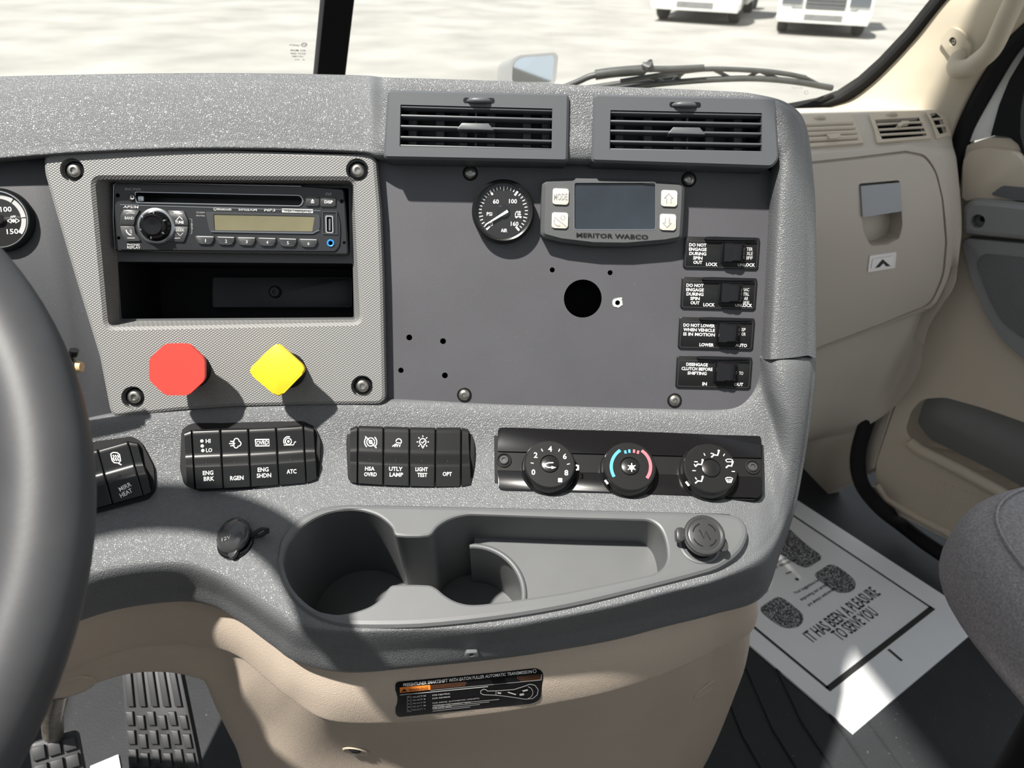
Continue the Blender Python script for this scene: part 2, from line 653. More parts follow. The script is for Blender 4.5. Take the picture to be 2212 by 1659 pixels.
def face_camera(vs, fs, flip=False):
    """turn the faces so that most look at the viewer's side"""
    s = 0
    for f in fs[::7]:
        a, b, c = vs[f[0]], vs[f[1]], vs[f[2]]
        n = (b - a).cross(c - a)
        s += 1 if n.dot(CAM - a) > 0 else -1
    return fs if (s > 0) != flip else [f[::-1] for f in fs]

class Surf:
    """a lofted skin and its ray caster, for things that lie on it"""
    def __init__(s, vs, fs):
        s.v, s.f = vs, face_camera(vs, fs)
        s.bvh = BVHTree.FromPolygons([tuple(v) for v in s.v], s.f)
    def at(s, px, py, off=0.0):
        d = ray(px, py).normalized()
        loc, n, i, dist = s.bvh.ray_cast(CAM, d)
        if loc is None:
            loc, n, i, dist = s.bvh.find_nearest(CAM + d * 0.9)
        if n.dot(d) > 0:
            n = -n
        return loc + n * off, n
    def patch(s, mb, outline, off, M, holes=(), grid=10.0, depth=0.004):
        """a sheet that follows the skin, given in pixels, with a folded edge"""
        I = M.inverted()
        o2 = ccw([V(p) for p in outline])
        h2 = [ccw([V(p) for p in h]) for h in holes]
        vs, fs = cdt(o2, h2, grid)
        top = [s.at(p.x, p.y, off)[0] for p in vs]
        fs = face_camera(top, fs)
        mb.add([I @ p for p in top], fs)
        for loop, fl in [(o2, False)] + [(h, True) for h in h2]:
            a = [s.at(p.x, p.y, off)[0] for p in loop]
            b = [s.at(p.x, p.y, off)[0] - s.at(p.x, p.y, off)[1] * depth for p in loop]
            n = len(loop)
            ff = [(i, (i + 1) % n, n + (i + 1) % n, n + i) for i in range(n)]
            if fl:
                ff = [f[::-1] for f in ff]
            mb.add([I @ p for p in b + a], [f[::-1] for f in ff])
        return mb

# ------------------------------------------------------------------ planes of the dashboard
CP = Pl(CAM + ray(1250, 620) * 0.68, nrm(0, 25.5))                 # centre switch panel
RP = Pl(CP.w(832, 600, 0.013), nrm(6, 25.5))                       # radio fascia

# ================================================================== the cab itself
# ------------------------------------------------------------------ dashboard
DM = trans(CP.w(1000, 1440, 0.05))
dash = thing('dashboard', 'dark grey padded truck dashboard with a deep front ledge and rounded corner', 'dashboard', DM)
DI = DM.inverted()

def skin(name, s, m, parent, M, drop=(), smooth=60, near=9.0, every=True):
    I = M.inverted()
    fs = s.f
    for dp in drop:
        ins = [(v - CAM).length < near and inside(V(pix(v)), dp) for v in s.v]
        fs = [f for f in fs if not (all if every else any)(ins[i] for i in f)]
    mb = MB()
    mb.add([I @ v for v in s.v], fs)
    return mb.build(name, m, parent, smooth=smooth)

TRAY_OUT = [(595, 1217), (597, 1190), (603, 1165), (620, 1138), (645, 1115), (676, 1099), (713, 1089), (776, 1086), (960, 1089), (1274, 1097), (1540, 1104),
            (1590, 1110), (1610, 1125), (1618, 1145), (1614, 1168), (1600, 1192), (1575, 1213), (1536, 1233), (1379, 1275), (1222, 1312), (1064, 1338),
            (907, 1354), (776, 1356), (735, 1353), (697, 1343), (662, 1325), (634, 1301), (614, 1275), (602, 1247)]

TK = ('d', FW * 0.05)
def low(c0, *pts, t=None, tuck=None):
    """a rib of the lower dash: top edge, then facets"""
    x, y = pts[0]
    return chain(0, ('c', x, y - 14, c0 - 0.02, CP), ('c', x, y, c0, CP), *pts[1:], tuck or TK)

LOW = [
    low(0.062, (-60, 985), (-60, 1080, 38, 20), (-60, 1170, 45, 20), (-60, 1240, 62, 18), (-60, 1300, 40, 16), ('z', -60, 1350, 0.652), ('z', -60, 1400, 0.620)),
    low(0.048, (100, 938), (100, 1040, 38, 18), (100, 1130, 45, 17), (100, 1225, 62, 14), (100, 1275, 40, 12), ('z', 100, 1322, 0.652), ('z', 100, 1364, 0.620)),
    low(0.035, (250, 903), (250, 1000, 38, 14), (250, 1090, 45, 12), (250, 1195, 62, 8), (250, 1238, 40, 5), ('z', 250, 1280, 0.652), ('z', 250, 1316, 0.620)),
    low(0.028, (385, 890), (385, 985, 38, 9), (385, 1080, 46, 8), (385, 1185, 62, 3), (385, 1226, 40, -3), ('z', 385, 1264, 0.652), ('z', 385, 1298, 0.620)),
    low(0.0245, (480, 884), (478, 985, 38, 7), (474, 1085, 50, 5), (468, 1205, 64, -5), (464, 1248, 40, -15), ('z', 461, 1280, 0.652), ('z', 459, 1307, 0.620)),
    low(0.0215, (560, 880), (555, 985, 38, 5), (550, 1088, 55, 2), (546, 1235, 68, -10), (534, 1290, 42, -25), ('z', 524, 1315, 0.652), ('z', 514, 1337, 0.620)),
    low(0.0185, (640, 878), (634, 985, 38, 4), (626, 1086, 60, 0), (612, 1285, 69, -10), (600, 1335, 42, -30), ('z', 594, 1365, 0.652), ('z', 588, 1392, 0.620)),
    low(0.0155, (720, 876), (712, 985, 38, 2), (704, 1086, 64, 0), (672, 1332, 70, -5), (657, 1364, 42, -28), ('z', 649, 1396, 0.652), ('z', 642, 1428, 0.620)),
    low(0.0115, (800, 874), (796, 985, 38, 1), (790, 1086, 68, 0), (775, 1352, 70, -3), (760, 1371, 42, -12), ('z', 752, 1408, 0.652), ('z', 745, 1451, 0.620)),
    low(0.0065, (900, 876), (900, 985, 38), (900, 1087, 70), (895, 1349, 70), (890, 1366, 42, -5), ('z', 886, 1402, 0.652), ('z', 884, 1441, 0.620)),
    low(0.004, (1060, 882), (1060, 985, 38), (1060, 1090, 70), (1062, 1336, 70), (1063, 1360, 42), ('z', 1064, 1389, 0.652), ('z', 1064, 1422, 0.620)),
    low(0.004, (1200, 886), (1200, 988, 38), (1200, 1094, 70), (1200, 1316, 70), (1200, 1338, 42, 3), ('z', 1200, 1368, 0.652), ('z', 1200, 1403, 0.620)),
    low(0.004, (1330, 890), (1330, 990, 38), (1330, 1098, 70), (1328, 1288, 70), (1327, 1313, 42, 6), ('z', 1327, 1344, 0.652), ('z', 1327, 1380, 0.620)),
    low(0.004, (1450, 893), (1452, 995, 38), (1455, 1101, 70), (1445, 1258, 70), (1443, 1283, 42, 8), ('z', 1440, 1315, 0.652), ('z', 1438, 1351, 0.620)),
    low(0.004, (1540, 895), (1545, 1000, 38), (1552, 1104, 68), (1545, 1234, 70), (1545, 1257, 42, 12), ('z', 1541, 1290, 0.652), ('z', 1537, 1326, 0.620)),
    low(0.003, (1590, 889), (1618, 1005, 38), (1632, 1108, 60, 5), (1632, 1188, 68, 10), (1643, 1212, 42, 26), ('z', 1645, 1250, 0.662), ('z', 1640, 1291, 0.622)),
    low(0.002, (1618, 868), (1655, 985, 36), (1672, 1078, 46, 6), (1680, 1128, 50, 14), (1688, 1152, 30, 40), ('z', 1686, 1178, 0.668), ('z', 1676, 1204, 0.640)),
    low(0.002, (1636, 838), (1672, 925, 35), (1690, 990, 35, 6), (1702, 1030, 32, 14), (1712, 1056, 20, 38), ('z', 1717, 1072, 0.700), ('z', 1714, 1088, 0.685), tuck=('d', FW * 0.2)),
    chain(0, ('c', 1636, 806, -0.016, CP), ('c', 1643, 808, 0.002, CP), ('c', 1668, 845, 0.020, CP), ('c', 1695, 875, 0.026, CP), ('c', 1718, 895, 0.025, CP),
          ('c', 1733, 908, 0.018, CP), ('c', 1742, 913, 0.004, CP), ('c', 1742, 913, -0.02, CP), ('d', FW * 0.2)),
    chain(0, ('c', 1638, 781, -0.016, CP), ('c', 1645, 781, 0.004, CP), ('c', 1660, 781, 0.018, CP), ('c', 1684, 782, 0.026, CP), ('c', 1718, 783, 0.023, CP),
          ('c', 1740, 782, 0.012, CP), ('c', 1755, 781, -0.004, CP), ('c', 1755, 781, -0.03, CP), ('d', FW * 0.2)),
]
LOW.append([p - CP.n * 0.018 + (CP.w(1700, 770) - CP.w(1700, 781)) for p in LOW[-1]])
s_low = Surf(*loft(LOW, 18, 22))
skin('front_ledge', s_low, 'pad', dash, DM, drop=[[V(p) + (V((1040, 1210)) - V(p)).normalized() * 9 for p in TRAY_OUT]])

def brow_l(x, yl, c, yc):
    k = yl - yc
    return chain(0, ('c', x, yl + 16, c - 0.04, CP), ('c', x, yl + 3, c - 0.006, CP), (x, yl - 0.10 * k, 28), (x, yl - 0.45 * k, 38), (x, yl - 0.80 * k, 46),
                 (x, yl - 0.955 * k, 62), (x, yc, 78), ('d', FW * 0.32 - UP * 0.10))
def brow_v(x, yl, yt, yc):
    return chain(0, ('c', x, yl + 8, -0.012, CP), ('c', x, yl - 3, 0.020, CP), ('c', x, yl - 28, 0.026, CP), ('c', x, (yl + yt) / 2, 0.026, CP), ('c', x, yt, 0.026, CP),
                 (x, yc + 5, 46), (x, yc, 72), ('d', FW * 0.32 - UP * 0.10))
BROW = [brow_l(-80, 348, 0.056, 168), brow_l(60, 336, 0.050, 164), brow_l(200, 326, 0.045, 161), brow_l(400, 319, 0.037, 158), brow_l(600, 320, 0.029, 159), brow_l(780, 327, 0.023, 163),
        brow_v(832, 345, 196, 167), brow_v(930, 349, 195, 170), brow_v(1080, 350, 197, 175), brow_v(1256, 353, 202, 184), brow_v(1400, 355, 206, 190), brow_v(1540, 357, 209, 196), brow_v(1630, 358, 212, 203),
        chain(0, ('c', 1664, 364, -0.012, CP), ('c', 1670, 350, 0.018, CP), ('c', 1682, 318, 0.026, CP), ('c', 1690, 270, 0.027, CP), ('c', 1693, 238, 0.026, CP), ('c', 1697, 228, 0.018, CP), ('c', 1697, 226, 0.002, CP), ('d', FW * 0.30 - UP * 0.13)),
        chain(0, ('c', 1662, 372, -0.012, CP), ('c', 1670, 360, 0.012, CP), ('c', 1688, 330, 0.025, CP), ('c', 1708, 300, 0.026, CP), ('c', 1724, 282, 0.021, CP), ('c', 1735, 274, 0.008, CP), ('c', 1735, 274, -0.01, CP), ('d', FW * 0.28 - UP * 0.12)),
        *[chain(0, ('c', xi, y, -0.012, CP), ('c', xi + 5, y, 0.004, CP), ('c', xi + 15, y, 0.018, CP), ('c', xi + 31, y, 0.026, CP), ('c', 1716, y - 4, 0.024, CP), ('c', xs - 14, y - 8, 0.013, CP), ('c', xs, y - 10, -0.012, CP), ('d', FW * 0.26))
          for y, xs, xi in ((400, 1752, 1660), (500, 1756, 1655), (640, 1757, 1648), (776, 1757, 1641))]]
s_brow = Surf(*loft(BROW, 12, 10))
skin('upper_pad', s_brow, 'pad', dash, DM, drop=[[V(p) for p in q] for q in (((855, 216), (1203, 224), (1200, 332), (850, 324)), ((1310, 228), (1655, 236), (1655, 336), (1308, 332)))])

_a = [CP.w(x, y, -0.135) for x, y in ((-120, 330), (1665, 330), (1665, 900), (-120, 900))]
_b = [CP.w(x, y, -0.02) for x, y in ((-120, 330), (1665, 330), (1665, 900), (-120, 900))]
_m = MB()
_m.add([DI @ p for p in _a + _b], [(3, 2, 1, 0), (0, 1, 5, 4), (1, 2, 6, 5), (2, 3, 7, 6), (3, 0, 4, 7)])
_m.build('inner_shell', 'matte_black', dash, smooth=0)

# ------------------------------------------------------------------ lower console (beige)
KM = trans(V((s_low.at(1000, 1430)[0].x, s_low.at(1000, 1430)[0].y + 0.1, 0.0)))
console = thing('lower_console', 'beige moulded lower console below the grey ledge, arched over the pedals', 'console', KM)
BOT = [r[7] for r in LOW]
SEAM = ('d', FW * 0.006)
def bg(i, *pts, tuck=None):
    return chain(0, ('p', BOT[i] + FW * 0.012 + UP * 0.006), *pts, tuck or ('d', FW * 0.05 + UP * 0.02))
BG = [
    bg(0, ('z', -60, 1440, 0.580), ('z', -60, 1492, 0.542), SEAM, ('z', -60, 1530, 0.500), ('z', -60, 1575, 0.470)),
    bg(1, ('z', 105, 1412, 0.580), ('z', 110, 1460, 0.542), SEAM, ('z', 105, 1485, 0.510), ('z', 100, 1512, 0.480)),
    bg(2, ('z', 253, 1360, 0.580), ('z', 257, 1406, 0.542), SEAM, ('z', 256, 1430, 0.520), ('z', 256, 1457, 0.490)),
    bg(3, ('z', 375, 1345, 0.580), ('z', 367, 1390, 0.542), SEAM, ('z', 360, 1420, 0.520), ('z', 352, 1448, 0.490)),
    bg(4, ('z', 460, 1355, 0.580), ('z', 459, 1399, 0.542), SEAM, ('z', 450, 1428, 0.510), ('z', 430, 1464, 0.475)),
    bg(5, ('z', 515, 1380, 0.580), ('z', 515, 1418, 0.542), SEAM, ('z', 492, 1448, 0.490), ('z', 447, 1482, 0.455)),
    bg(6, ('z', 582, 1430, 0.580), ('z', 577, 1468, 0.542), SEAM, ('z', 535, 1498, 0.460), ('z', 470, 1536, 0.390)),
    bg(7, ('z', 637, 1474, 0.580), ('z', 631, 1511, 0.542), SEAM, ('z', 580, 1560, 0.400), ('z', 510, 1615, 0.290)),
    bg(8, ('z', 733, 1508, 0.580), ('z', 716, 1557, 0.542), SEAM, ('z', 672, 1625, 0.370), ('z', 575, 1735, 0.140)),
    bg(9, ('z', 880, 1505, 0.580), ('z', 874, 1561, 0.542), SEAM, ('z', 860, 1635, 0.400), ('z', 830, 1740, 0.250)),
    bg(10, ('z', 1064, 1485, 0.580), ('z', 1064, 1542, 0.542), SEAM, ('z', 1064, 1625, 0.400), ('z', 1064, 1740, 0.250)),
    bg(11, ('z', 1200, 1464, 0.580), ('z', 1198, 1520, 0.542), SEAM, ('z', 1196, 1610, 0.400), ('z', 1190, 1740, 0.230)),
    bg(12, ('z', 1326, 1438, 0.580), ('z', 1322, 1494, 0.542), SEAM, ('z', 1318, 1595, 0.390), ('z', 1306, 1740, 0.200)),
    bg(13, ('z', 1437, 1402, 0.580), ('z', 1433, 1456, 0.542), SEAM, ('z', 1420, 1570, 0.370), ('z', 1390, 1730, 0.170)),
    bg(14, ('z', 1536, 1366, 0.580), ('z', 1532, 1410, 0.542), SEAM, ('z', 1512, 1520, 0.390), ('z', 1455, 1700, 0.170)),
    bg(15, ('z', 1637, 1310, 0.585), ('z', 1630, 1332, 0.555), SEAM, ('z', 1600, 1440, 0.360), ('z', 1490, 1655, 0.120), tuck=('d', FW * 0.15)),
]
BG.append([p + FW * 0.25 + TR * 0.05 for p in BG[-1]])
s_bg = Surf(*loft(BG, 10, 8))
skin('console_shell', s_bg, 'beige', console, KM)

# ------------------------------------------------------------------ centre switch panel
def screw(pl, px, py, r, h, parent, head='screw_steel', cup=None, name='screw'):
    """a button-head screw standing on a plane"""
    fr = pl.frame(px, py, h=h)
    M = parent_inv(parent) @ fr.M
    mb = MB()
    mb.lathe([(r, -0.001), (r, 0.0006), (r * 0.9, 0.0016), (r * 0.62, 0.0024), (r * 0.42, 0.0026), (r * 0.36, 0.0010), (0.00001, 0.0010)], 20, M=M)
    o = mb.build(name, head, parent, smooth=40)
    mb = MB()
    mb.lathe([(r * 0.16, 0.0010), (r * 0.16, 0.0022), (0.00001, 0.0022)], 10, M=M)
    mb.build('screw_pin', head, o)
    if cup:
        mb = MB()
        mb.lathe([(cup, 0.0003), (cup * 0.92, 0.0012), (r * 1.05, 0.0004), (r * 0.8, 0.0003)], 24, M=M)
        mb.build('screw_recess', 'satin_black', o, smooth=40)
    return o

def parent_inv(p):
    while p not in FRAMES and p.parent is not None:
        p = p.parent
    return FRAMES[p].inverted()

f0 = CP.frame(1250, 880, 1560, 893)
sp = thing('accessory_plate', 'flat dark charcoal panel with drilled holes and four silver screws', 'panel', f0.M)
out = roundpoly(f0.ls([(809, 342), (1658, 366), (1666, 372), (1658, 560), (1650, 780), (1642, 850), (1560, 897), (828, 874)]), [0.002, 0.004, 0.004, 0.004, 0.004, 0.030, 0.020, 0.002], 8)
holes = []
for x, y, r in ((1259, 645, 41), (1193, 583, 5.5), (1318, 589, 5.5), (884, 729, 6.5), (957, 737, 6.5), (866, 800, 6), (961, 811, 6.5), (1334, 654, 5)):
    c = f0.l(x, y)
    holes.append(circ(c.x, c.y, r * 0.68 / FPX, 40 if r > 20 else 14))
MB().holed(out, holes, -0.002, 0.0).build('plate', 'panel', sp, smooth=30)
cav = MB()
a, b = f0.l(845, 400), f0.l(1640, 850)
cav.wall([V((a.x, b.y)), V((b.x, b.y)), V((b.x, a.y)), V((a.x, a.y))], -0.06, [V((a.x, b.y)), V((b.x, b.y)), V((b.x, a.y)), V((a.x, a.y))], -0.003, True)
cav.flat([V((a.x, b.y)), V((b.x, b.y)), V((b.x, a.y)), V((a.x, a.y))], -0.06)
cav.build('cavity', 'matte_black', sp)
for x, y in ((1016, 374), (1488, 388), (1003, 853), (1457, 865)):
    screw(CP, x, y, 0.0052, 0.0, sp, cup=0.0066)
mb = MB()
c = f0.l(1334, 654)
prng = random.Random(3)
mb.holed([V((c.x + (0.0040 + 0.0012 * prng.random()) * math.cos(t * 0.45), c.y + (0.0038 + 0.0012 * prng.random()) * math.sin(t * 0.45))) for t in range(14)], [circ(c.x, c.y, 0.0022, 12)], 0.0, 0.0005)
c2 = f0.l(1341, 645)
mb.slab(circ(c2.x, c2.y, 0.0012, 7), 0, 0.0005)
mb.build('torn_hole_edge', 'bare_metal', sp, smooth=0)
for x, y in ((1000, 872), (1455, 890)):
    mb = MB()
    mb.slab(roundpoly(f0.ls([(x - 26, y), (x + 20, y + 1), (x + 22, y + 10), (x - 24, y + 9)]), 0.001), -0.002, 0.0012, 0.0004)
    mb.build('clip_tab', 'tab_grey', sp)

# ================================================================== things on the dashboard
class ZF:
    """a plane's frame addressed in the pixels of a zoomed view"""
    def __init__(s, fr, z=None):
        s.fr = fr
        s.z = z or (lambda x, y: (x, y))
        s.s = 1.0
    def p(s, x, y, h=0.0):
        return s.fr.l(*s.z(x, y), h)
    def sc(s, x, y, h=0.0):
        return (s.p(x + 20, y, h) - s.p(x - 20, y, h)).length / 40
    def pts(s, L, h=0.0):
        return [s.p(x, y, h) for x, y in L]
    def rect(s, x0, y0, x1, y1, r=0, h=0.0, n=4):
        k = s.sc((x0 + x1) / 2, (y0 + y1) / 2, h)
        return roundpoly(s.pts([(x0, y0), (x1, y0), (x1, y1), (x0, y1)], h), r * k, n)
    def poly(s, L, r=0, h=0.0, n=4):
        k = s.sc(*L[0], h)
        return roundpoly(s.pts(L, h), [q * k for q in r] if isinstance(r, (list, tuple)) else r * k, n)
    def text(s, mb, t, x, y, w, hgt, h, rot=0.0, bold=0.012, shear=0.0):
        c = s.p(x, y, h)
        k = s.sc(x, y, h)
        mb.text(t, c.x, c.y, w * k, hgt * k, h, rot, bold, shear=shear)
    def line(s, mb, L, w, h, closed=False):
        mb.ribbon(s.pts(L, h), w * s.sc(*L[0], h), h, closed)
    def dot(s, mb, x, y, r, h, n=14):
        c = s.p(x, y, h)
        mb.flat(circ(c.x, c.y, r * s.sc(x, y, h), n), h)

def arcpts(cx, cy, r, a0, a1, n=14, ry=None):
    return [(cx + r * math.cos(R(a0 + (a1 - a0) * i / n)), cy + (ry or r) * math.sin(R(a0 + (a1 - a0) * i / n))) for i in range(n + 1)]

# ------------------------------------------------------------------ radio fascia
fr = RP.frame(500, 878, 640, 876)
Z1 = zoom(0, 300, 860, 920, 2212)
fas = thing('radio_fascia', 'grey textured fascia plate around the radio, held by four recessed screws', 'fascia', fr.M)
F1 = ZF(fr, Z1)
fas_out = F1.poly([(235, 72), (700, 50), (1200, 55), (1800, 75), (2090, 80), (2118, 400), (2132, 760), (2146, 1478), (1700, 1482), (1300, 1492), (1000, 1512), (612, 1556), (545, 1210), (410, 770), (300, 400), (240, 190)],
                  [70, 0, 0, 0, 60, 0, 0, 70, 0, 0, 0, 70, 0, 0, 0, 30], n=8)
op_front = F1.poly([(520, 222), (1962, 228), (2000, 1018), (596, 1046)], 46, n=6)
op_back = F1.poly([(636, 246), (1950, 262), (1972, 1004), (664, 1012)], 10, -0.026, n=6)
def inset(poly, d):
    poly = ccw(poly)
    out = []
    n = len(poly)
    for i in range(n):
        t = (poly[(i + 1) % n] - poly[i - 1])
        t = t.normalized() if t.length > 1e-9 else V((1, 0))
        out.append(poly[i] + V((-t.y, t.x)) * d)
    return out
mb = MB()
fo = ccw(fas_out)
fi = inset(fo, 0.0035)
fm = inset(fo, 0.0011)
ofr = ccw(op_front)
ofo = inset(ofr, -0.003)
SCR = [F1.p(*q_) for q_ in ((400, 172), (1985, 172), (738, 1437), (2012, 1375))]
bores = [circ(q_.x, q_.y, 0.0096, 28) for q_ in SCR]
mb.holed(fi, [ofo] + bores, 0, 0.0, wall=False)
for b_ in bores:
    mb.wall(b_, -0.006, b_, 0.0, True)
    mb.flat(b_, -0.006)
mb.wall(fm, -0.0012, fi, 0.0)
mb.wall(fo, -0.0045, fm, -0.0012)
mb.wall(fo, -0.019, fo, -0.0045)
mb.wall(ofr, -0.0022, ofo, 0.0, True)
mb.wall(ccw(op_back), -0.026, ofr, -0.0022, True)
mb.build('fascia_plate', 'fascia', fas, smooth=50)
slot = F1.poly([(655, 682), (1960, 692), (1966, 992), (676, 1000)], 12, -0.026)
mb = MB()
mb.holed(ccw(op_back), [slot, F1.poly([(648, 256), (1936, 274), (1944, 636), (664, 628)], 8, -0.026)], -0.03, -0.026, wall=False)
mb.build('back_plate', 'fascia_plain', fas)
mb = MB()
sl = ccw(slot)
mb.wall(sl, -0.125, sl, -0.026, True)
mb.flat(sl, -0.125)
mb.build('storage_slot', 'matte_black', fas)
mb = MB()
mb.slab(F1.rect(1180, 770, 1955, 935, 6, -0.11), -0.124, -0.11, 0.001)
br = mb.build('slot_bracket', 'satin_black', fas)
mb = MB()
c = F1.p(1528, 850, -0.108)
mb.lathe([(0.0062, -0.11), (0.0062, -0.107), (0.0045, -0.105), (0.002, -0.105), (0.0018, -0.107), (0.00001, -0.107)], 16, c.x, c.y)
mb.build('bracket_screw', 'rubber', br)
for x, y in ((400, 172), (1985, 172), (738, 1437), (2012, 1375)):
    p = Z1(x, y)
    q = fr.l(*p)
    mb = MB()
    mb.lathe([(0.0080, -0.0062), (0.0079, -0.0048), (0.0070, -0.0042), (0.0050, -0.0042), (0.00001, -0.0042)], 28, q.x, q.y)
    o = mb.build('screw_flange', 'gloss_black', fas, smooth=40)
    mb = MB()
    mb.lathe([(r_, z_ - 0.0044) for r_, z_ in ((0.0056, 0.0), (0.0056, 0.0012), (0.0050, 0.0022), (0.0036, 0.0028), (0.0024, 0.0028), (0.0021, 0.0012), (0.00001, 0.0012))], 18, q.x, q.y)
    mb.build('screw', 'screw_steel', o, smooth=40)

# ------------------------------------------------------------------ radio
rfr = RP.frame(500, 472, 752, 479, h=-0.016)
Z3 = zoom(230, 380, 780, 560, 2212)
G = ZF(rfr, Z3)
rad = thing('car_radio', 'black car stereo with disc slot, round volume knob and olive display', 'radio', rfr.M)
mb = MB()
k = G.sc(444, 440)
def rpin(x, y, r=19):
    q_ = G.p(x, y)
    return circ(q_.x, q_.y, r * k, 14)
R_SLOT = G.poly([(252, 144), (1684, 174), (1706, 216), (1684, 258), (266, 228)], [20, 40, 20, 40, 20])
R_TOP = [R_SLOT, rpin(97, 170), rpin(2045, 222)]
R_LOW = [G.poly([(1916, 358), (1962, 360), (1965, 490), (1918, 488)], 10), rpin(1950, 586, 18), rpin(112, 540, 15)]
R_SIDE = [rpin(2066, 580, 14)]
co_ = ccw(G.poly([(58, 50), (1700, 84), (2066, 112), (2100, 684), (72, 656)], [45, 0, 40, 25, 45]))
ci_ = inset(co_, 0.0010)
mb.holed(ci_, R_TOP + R_LOW + R_SIDE, 0, 0.0, wall=False)
mb.wall(co_, -0.0010, ci_, 0.0)
mb.wall(co_, -0.045, co_, -0.0010)
mb.build('chassis', 'radio_face', rad)
for hl_, dp_ in zip(R_TOP + R_LOW + R_SIDE, (0.03, 0.008, 0.008, 0.010, 0.012, 0.008, 0.008)):
    mb = MB()
    mb.wall(ccw(hl_), -dp_, ccw(hl_), 0.0, True)
    mb.flat(hl_, -dp_)
    mb.build('socket_bore', 'radio_face', rad)
mb = MB()
po_ = ccw(G.poly([(112, 246), (1200, 280), (2012, 306), (2040, 420), (2032, 610), (1990, 660), (110, 645), (80, 440)], [30, 0, 20, 60, 40, 20, 40, 80]))
pi_ = inset(po_, 0.0005)
mb.holed(pi_, R_LOW, 0, 0.0014, wall=False)
mb.wall(po_, 0.0, pi_, 0.0014)
for hl_ in R_LOW:
    mb.wall(ccw(hl_), 0.0, ccw(hl_), 0.0014, True)
fp = mb.build('faceplate', 'radio_face', rad)
mb = MB()
G.line(mb, [(118, 250), (1200, 283), (1860, 303)], 7, 0.0017)
G.line(mb, [(74, 640), (58, 380), (62, 80), (95, 55), (1690, 90)], 5, 0.0004)
mb.build('trim_line', 'dark_chrome', rad)
mb = MB()
mb.holed(G.poly([(246, 138), (1690, 168), (1718, 220), (1690, 268), (260, 238)], [20, 40, 20, 40, 20]), [R_SLOT], 0.0, 0.0009)
cs = mb.build('disc_slot', 'dark_chrome', rad)
mb = MB()
mb.slab(G.rect(282, 180, 330, 222, 4), 0, 0.0020, 0.0003)
mb.build('slot_lever', 'dark_chrome', cs)
def rkey(name, poly, h0, h1, m='radio_button', bev=0.0005):
    mb = MB()
    mb.slab(poly, h0, h1, bev)
    return mb.build(name, m, rad)
c = G.p(225, 186)
mb = MB()
mb.lathe([(0.0032, 0), (0.0032, 0.001), (0.0026, 0.0016), (0.0012, 0.0018), (0.00001, 0.0018)], 20, c.x, c.y)
pb = mb.build('power_button', 'radio_button', rad)
mb = MB()
G.line(mb, arcpts(224, 186, 14, -60, 240, 12), 6, 0.0019)
mb.build('power_mark', 'print_white', pb)
ej = rkey('eject_button', G.rect(1733, 180, 1850, 262, 10), 0, 0.0016)
mb = MB(); mb.flat(G.pts([(1776, 222), (1790, 200), (1804, 222)], 0.0018), 0.0018); G.line(mb, [(1776, 232), (1804, 232)], 6, 0.0018); mb.build('eject_mark', 'print_white', ej)
ds = rkey('display_button', G.rect(1860, 184, 1992, 268, 10), 0, 0.0016)
mb = MB(); G.text(mb, 'DISP', 1930, 226, 72, 26, 0.0018); mb.build('lettering', 'print_white', ds)
# ring of four keys around the knob
ring = {'band_key': [(160, 296), (300, 300), (262, 360), (250, 430), (128, 428), (134, 350)],
        'phone_key': [(128, 436), (250, 438), (262, 500), (308, 566), (180, 572), (146, 510)],
        'tune_key': [(540, 304), (680, 306), (712, 380), (720, 434), (592, 432), (580, 370)],
        'seek_key': [(592, 442), (718, 442), (706, 510), (680, 576), (540, 568), (584, 510)]}
rk = {}
for k, L in ring.items():
    rk[k] = rkey(k, G.poly(L, 8), 0.0014, 0.0030)
def rprint(parent, m='print_grey', *items):
    mb = MB()
    for it in items:
        it(mb)
    return mb.build('lettering', m, parent)
rprint(rk['band_key'], 'print_grey', lambda m: G.text(m, 'BAND', 198, 366, 78, 26, 0.0032), lambda m: G.line(m, arcpts(208, 330, 38, 200, 340, 8, 8), 5, 0.0032))
rprint(rk['phone_key'], 'print_grey', lambda m: G.line(m, [(170, 468), (178, 490), (196, 508), (218, 514)], 11, 0.0032), lambda m: G.line(m, arcpts(190, 490, 20, -60, 20, 6), 4, 0.0032), lambda m: G.line(m, arcpts(190, 490, 30, -60, 20, 6), 4, 0.0032),
       lambda m: G.line(m, [(180, 540), (246, 540)], 6, 0.0032))
rprint(rk['tune_key'], 'print_white', lambda m: G.text(m, 'TUNE', 634, 402, 74, 26, 0.0032), lambda m: G.line(m, [(610, 382), (634, 352), (660, 380)], 6, 0.0032), lambda m: G.line(m, [(586, 324), (660, 326)], 5, 0.0032))
rprint(rk['seek_key'], 'print_grey', lambda m: G.text(m, 'SEEK', 640, 470, 74, 26, 0.0032), lambda m: G.line(m, [(616, 496), (642, 520), (666, 494)], 5, 0.0032), lambda m: G.line(m, [(590, 542), (640, 540)], 5, 0.0032))
c = G.p(436, 438, 0.0014)
k = G.sc(444, 440)
mb = MB()
mb.lathe([(164 * k, 0.0014), (162 * k, 0.0030), (152 * k, 0.0036), (142 * k, 0.0036), (136 * k, 0.0038)], 48, c.x, c.y)
vb = mb.build('knob_collar', 'dark_chrome', rad, smooth=50)
mb = MB()
mb.lathe([(138 * k, 0.003), (134 * k, 0.0060), (114 * k, 0.0100), (94 * k, 0.0125), (84 * k, 0.0130), (76 * k, 0.0122), (0.00001, 0.0118)], 48, c.x, c.y)
vk = mb.build('volume_knob', 'gloss_black', rad, smooth=40)
mb = MB()
for i in range(6):
    a = i * math.pi / 3 + 0.4
    mb.slab(rrect(0, 0, 0.0032, 0.0012, 0.0004), 0.0085, 0.0116, 0.0002, M=trans(V((c.x, c.y, 0))) @ Matrix.Rotation(a, 4, 'Z') @ trans(V((106 * k, 0, 0))))
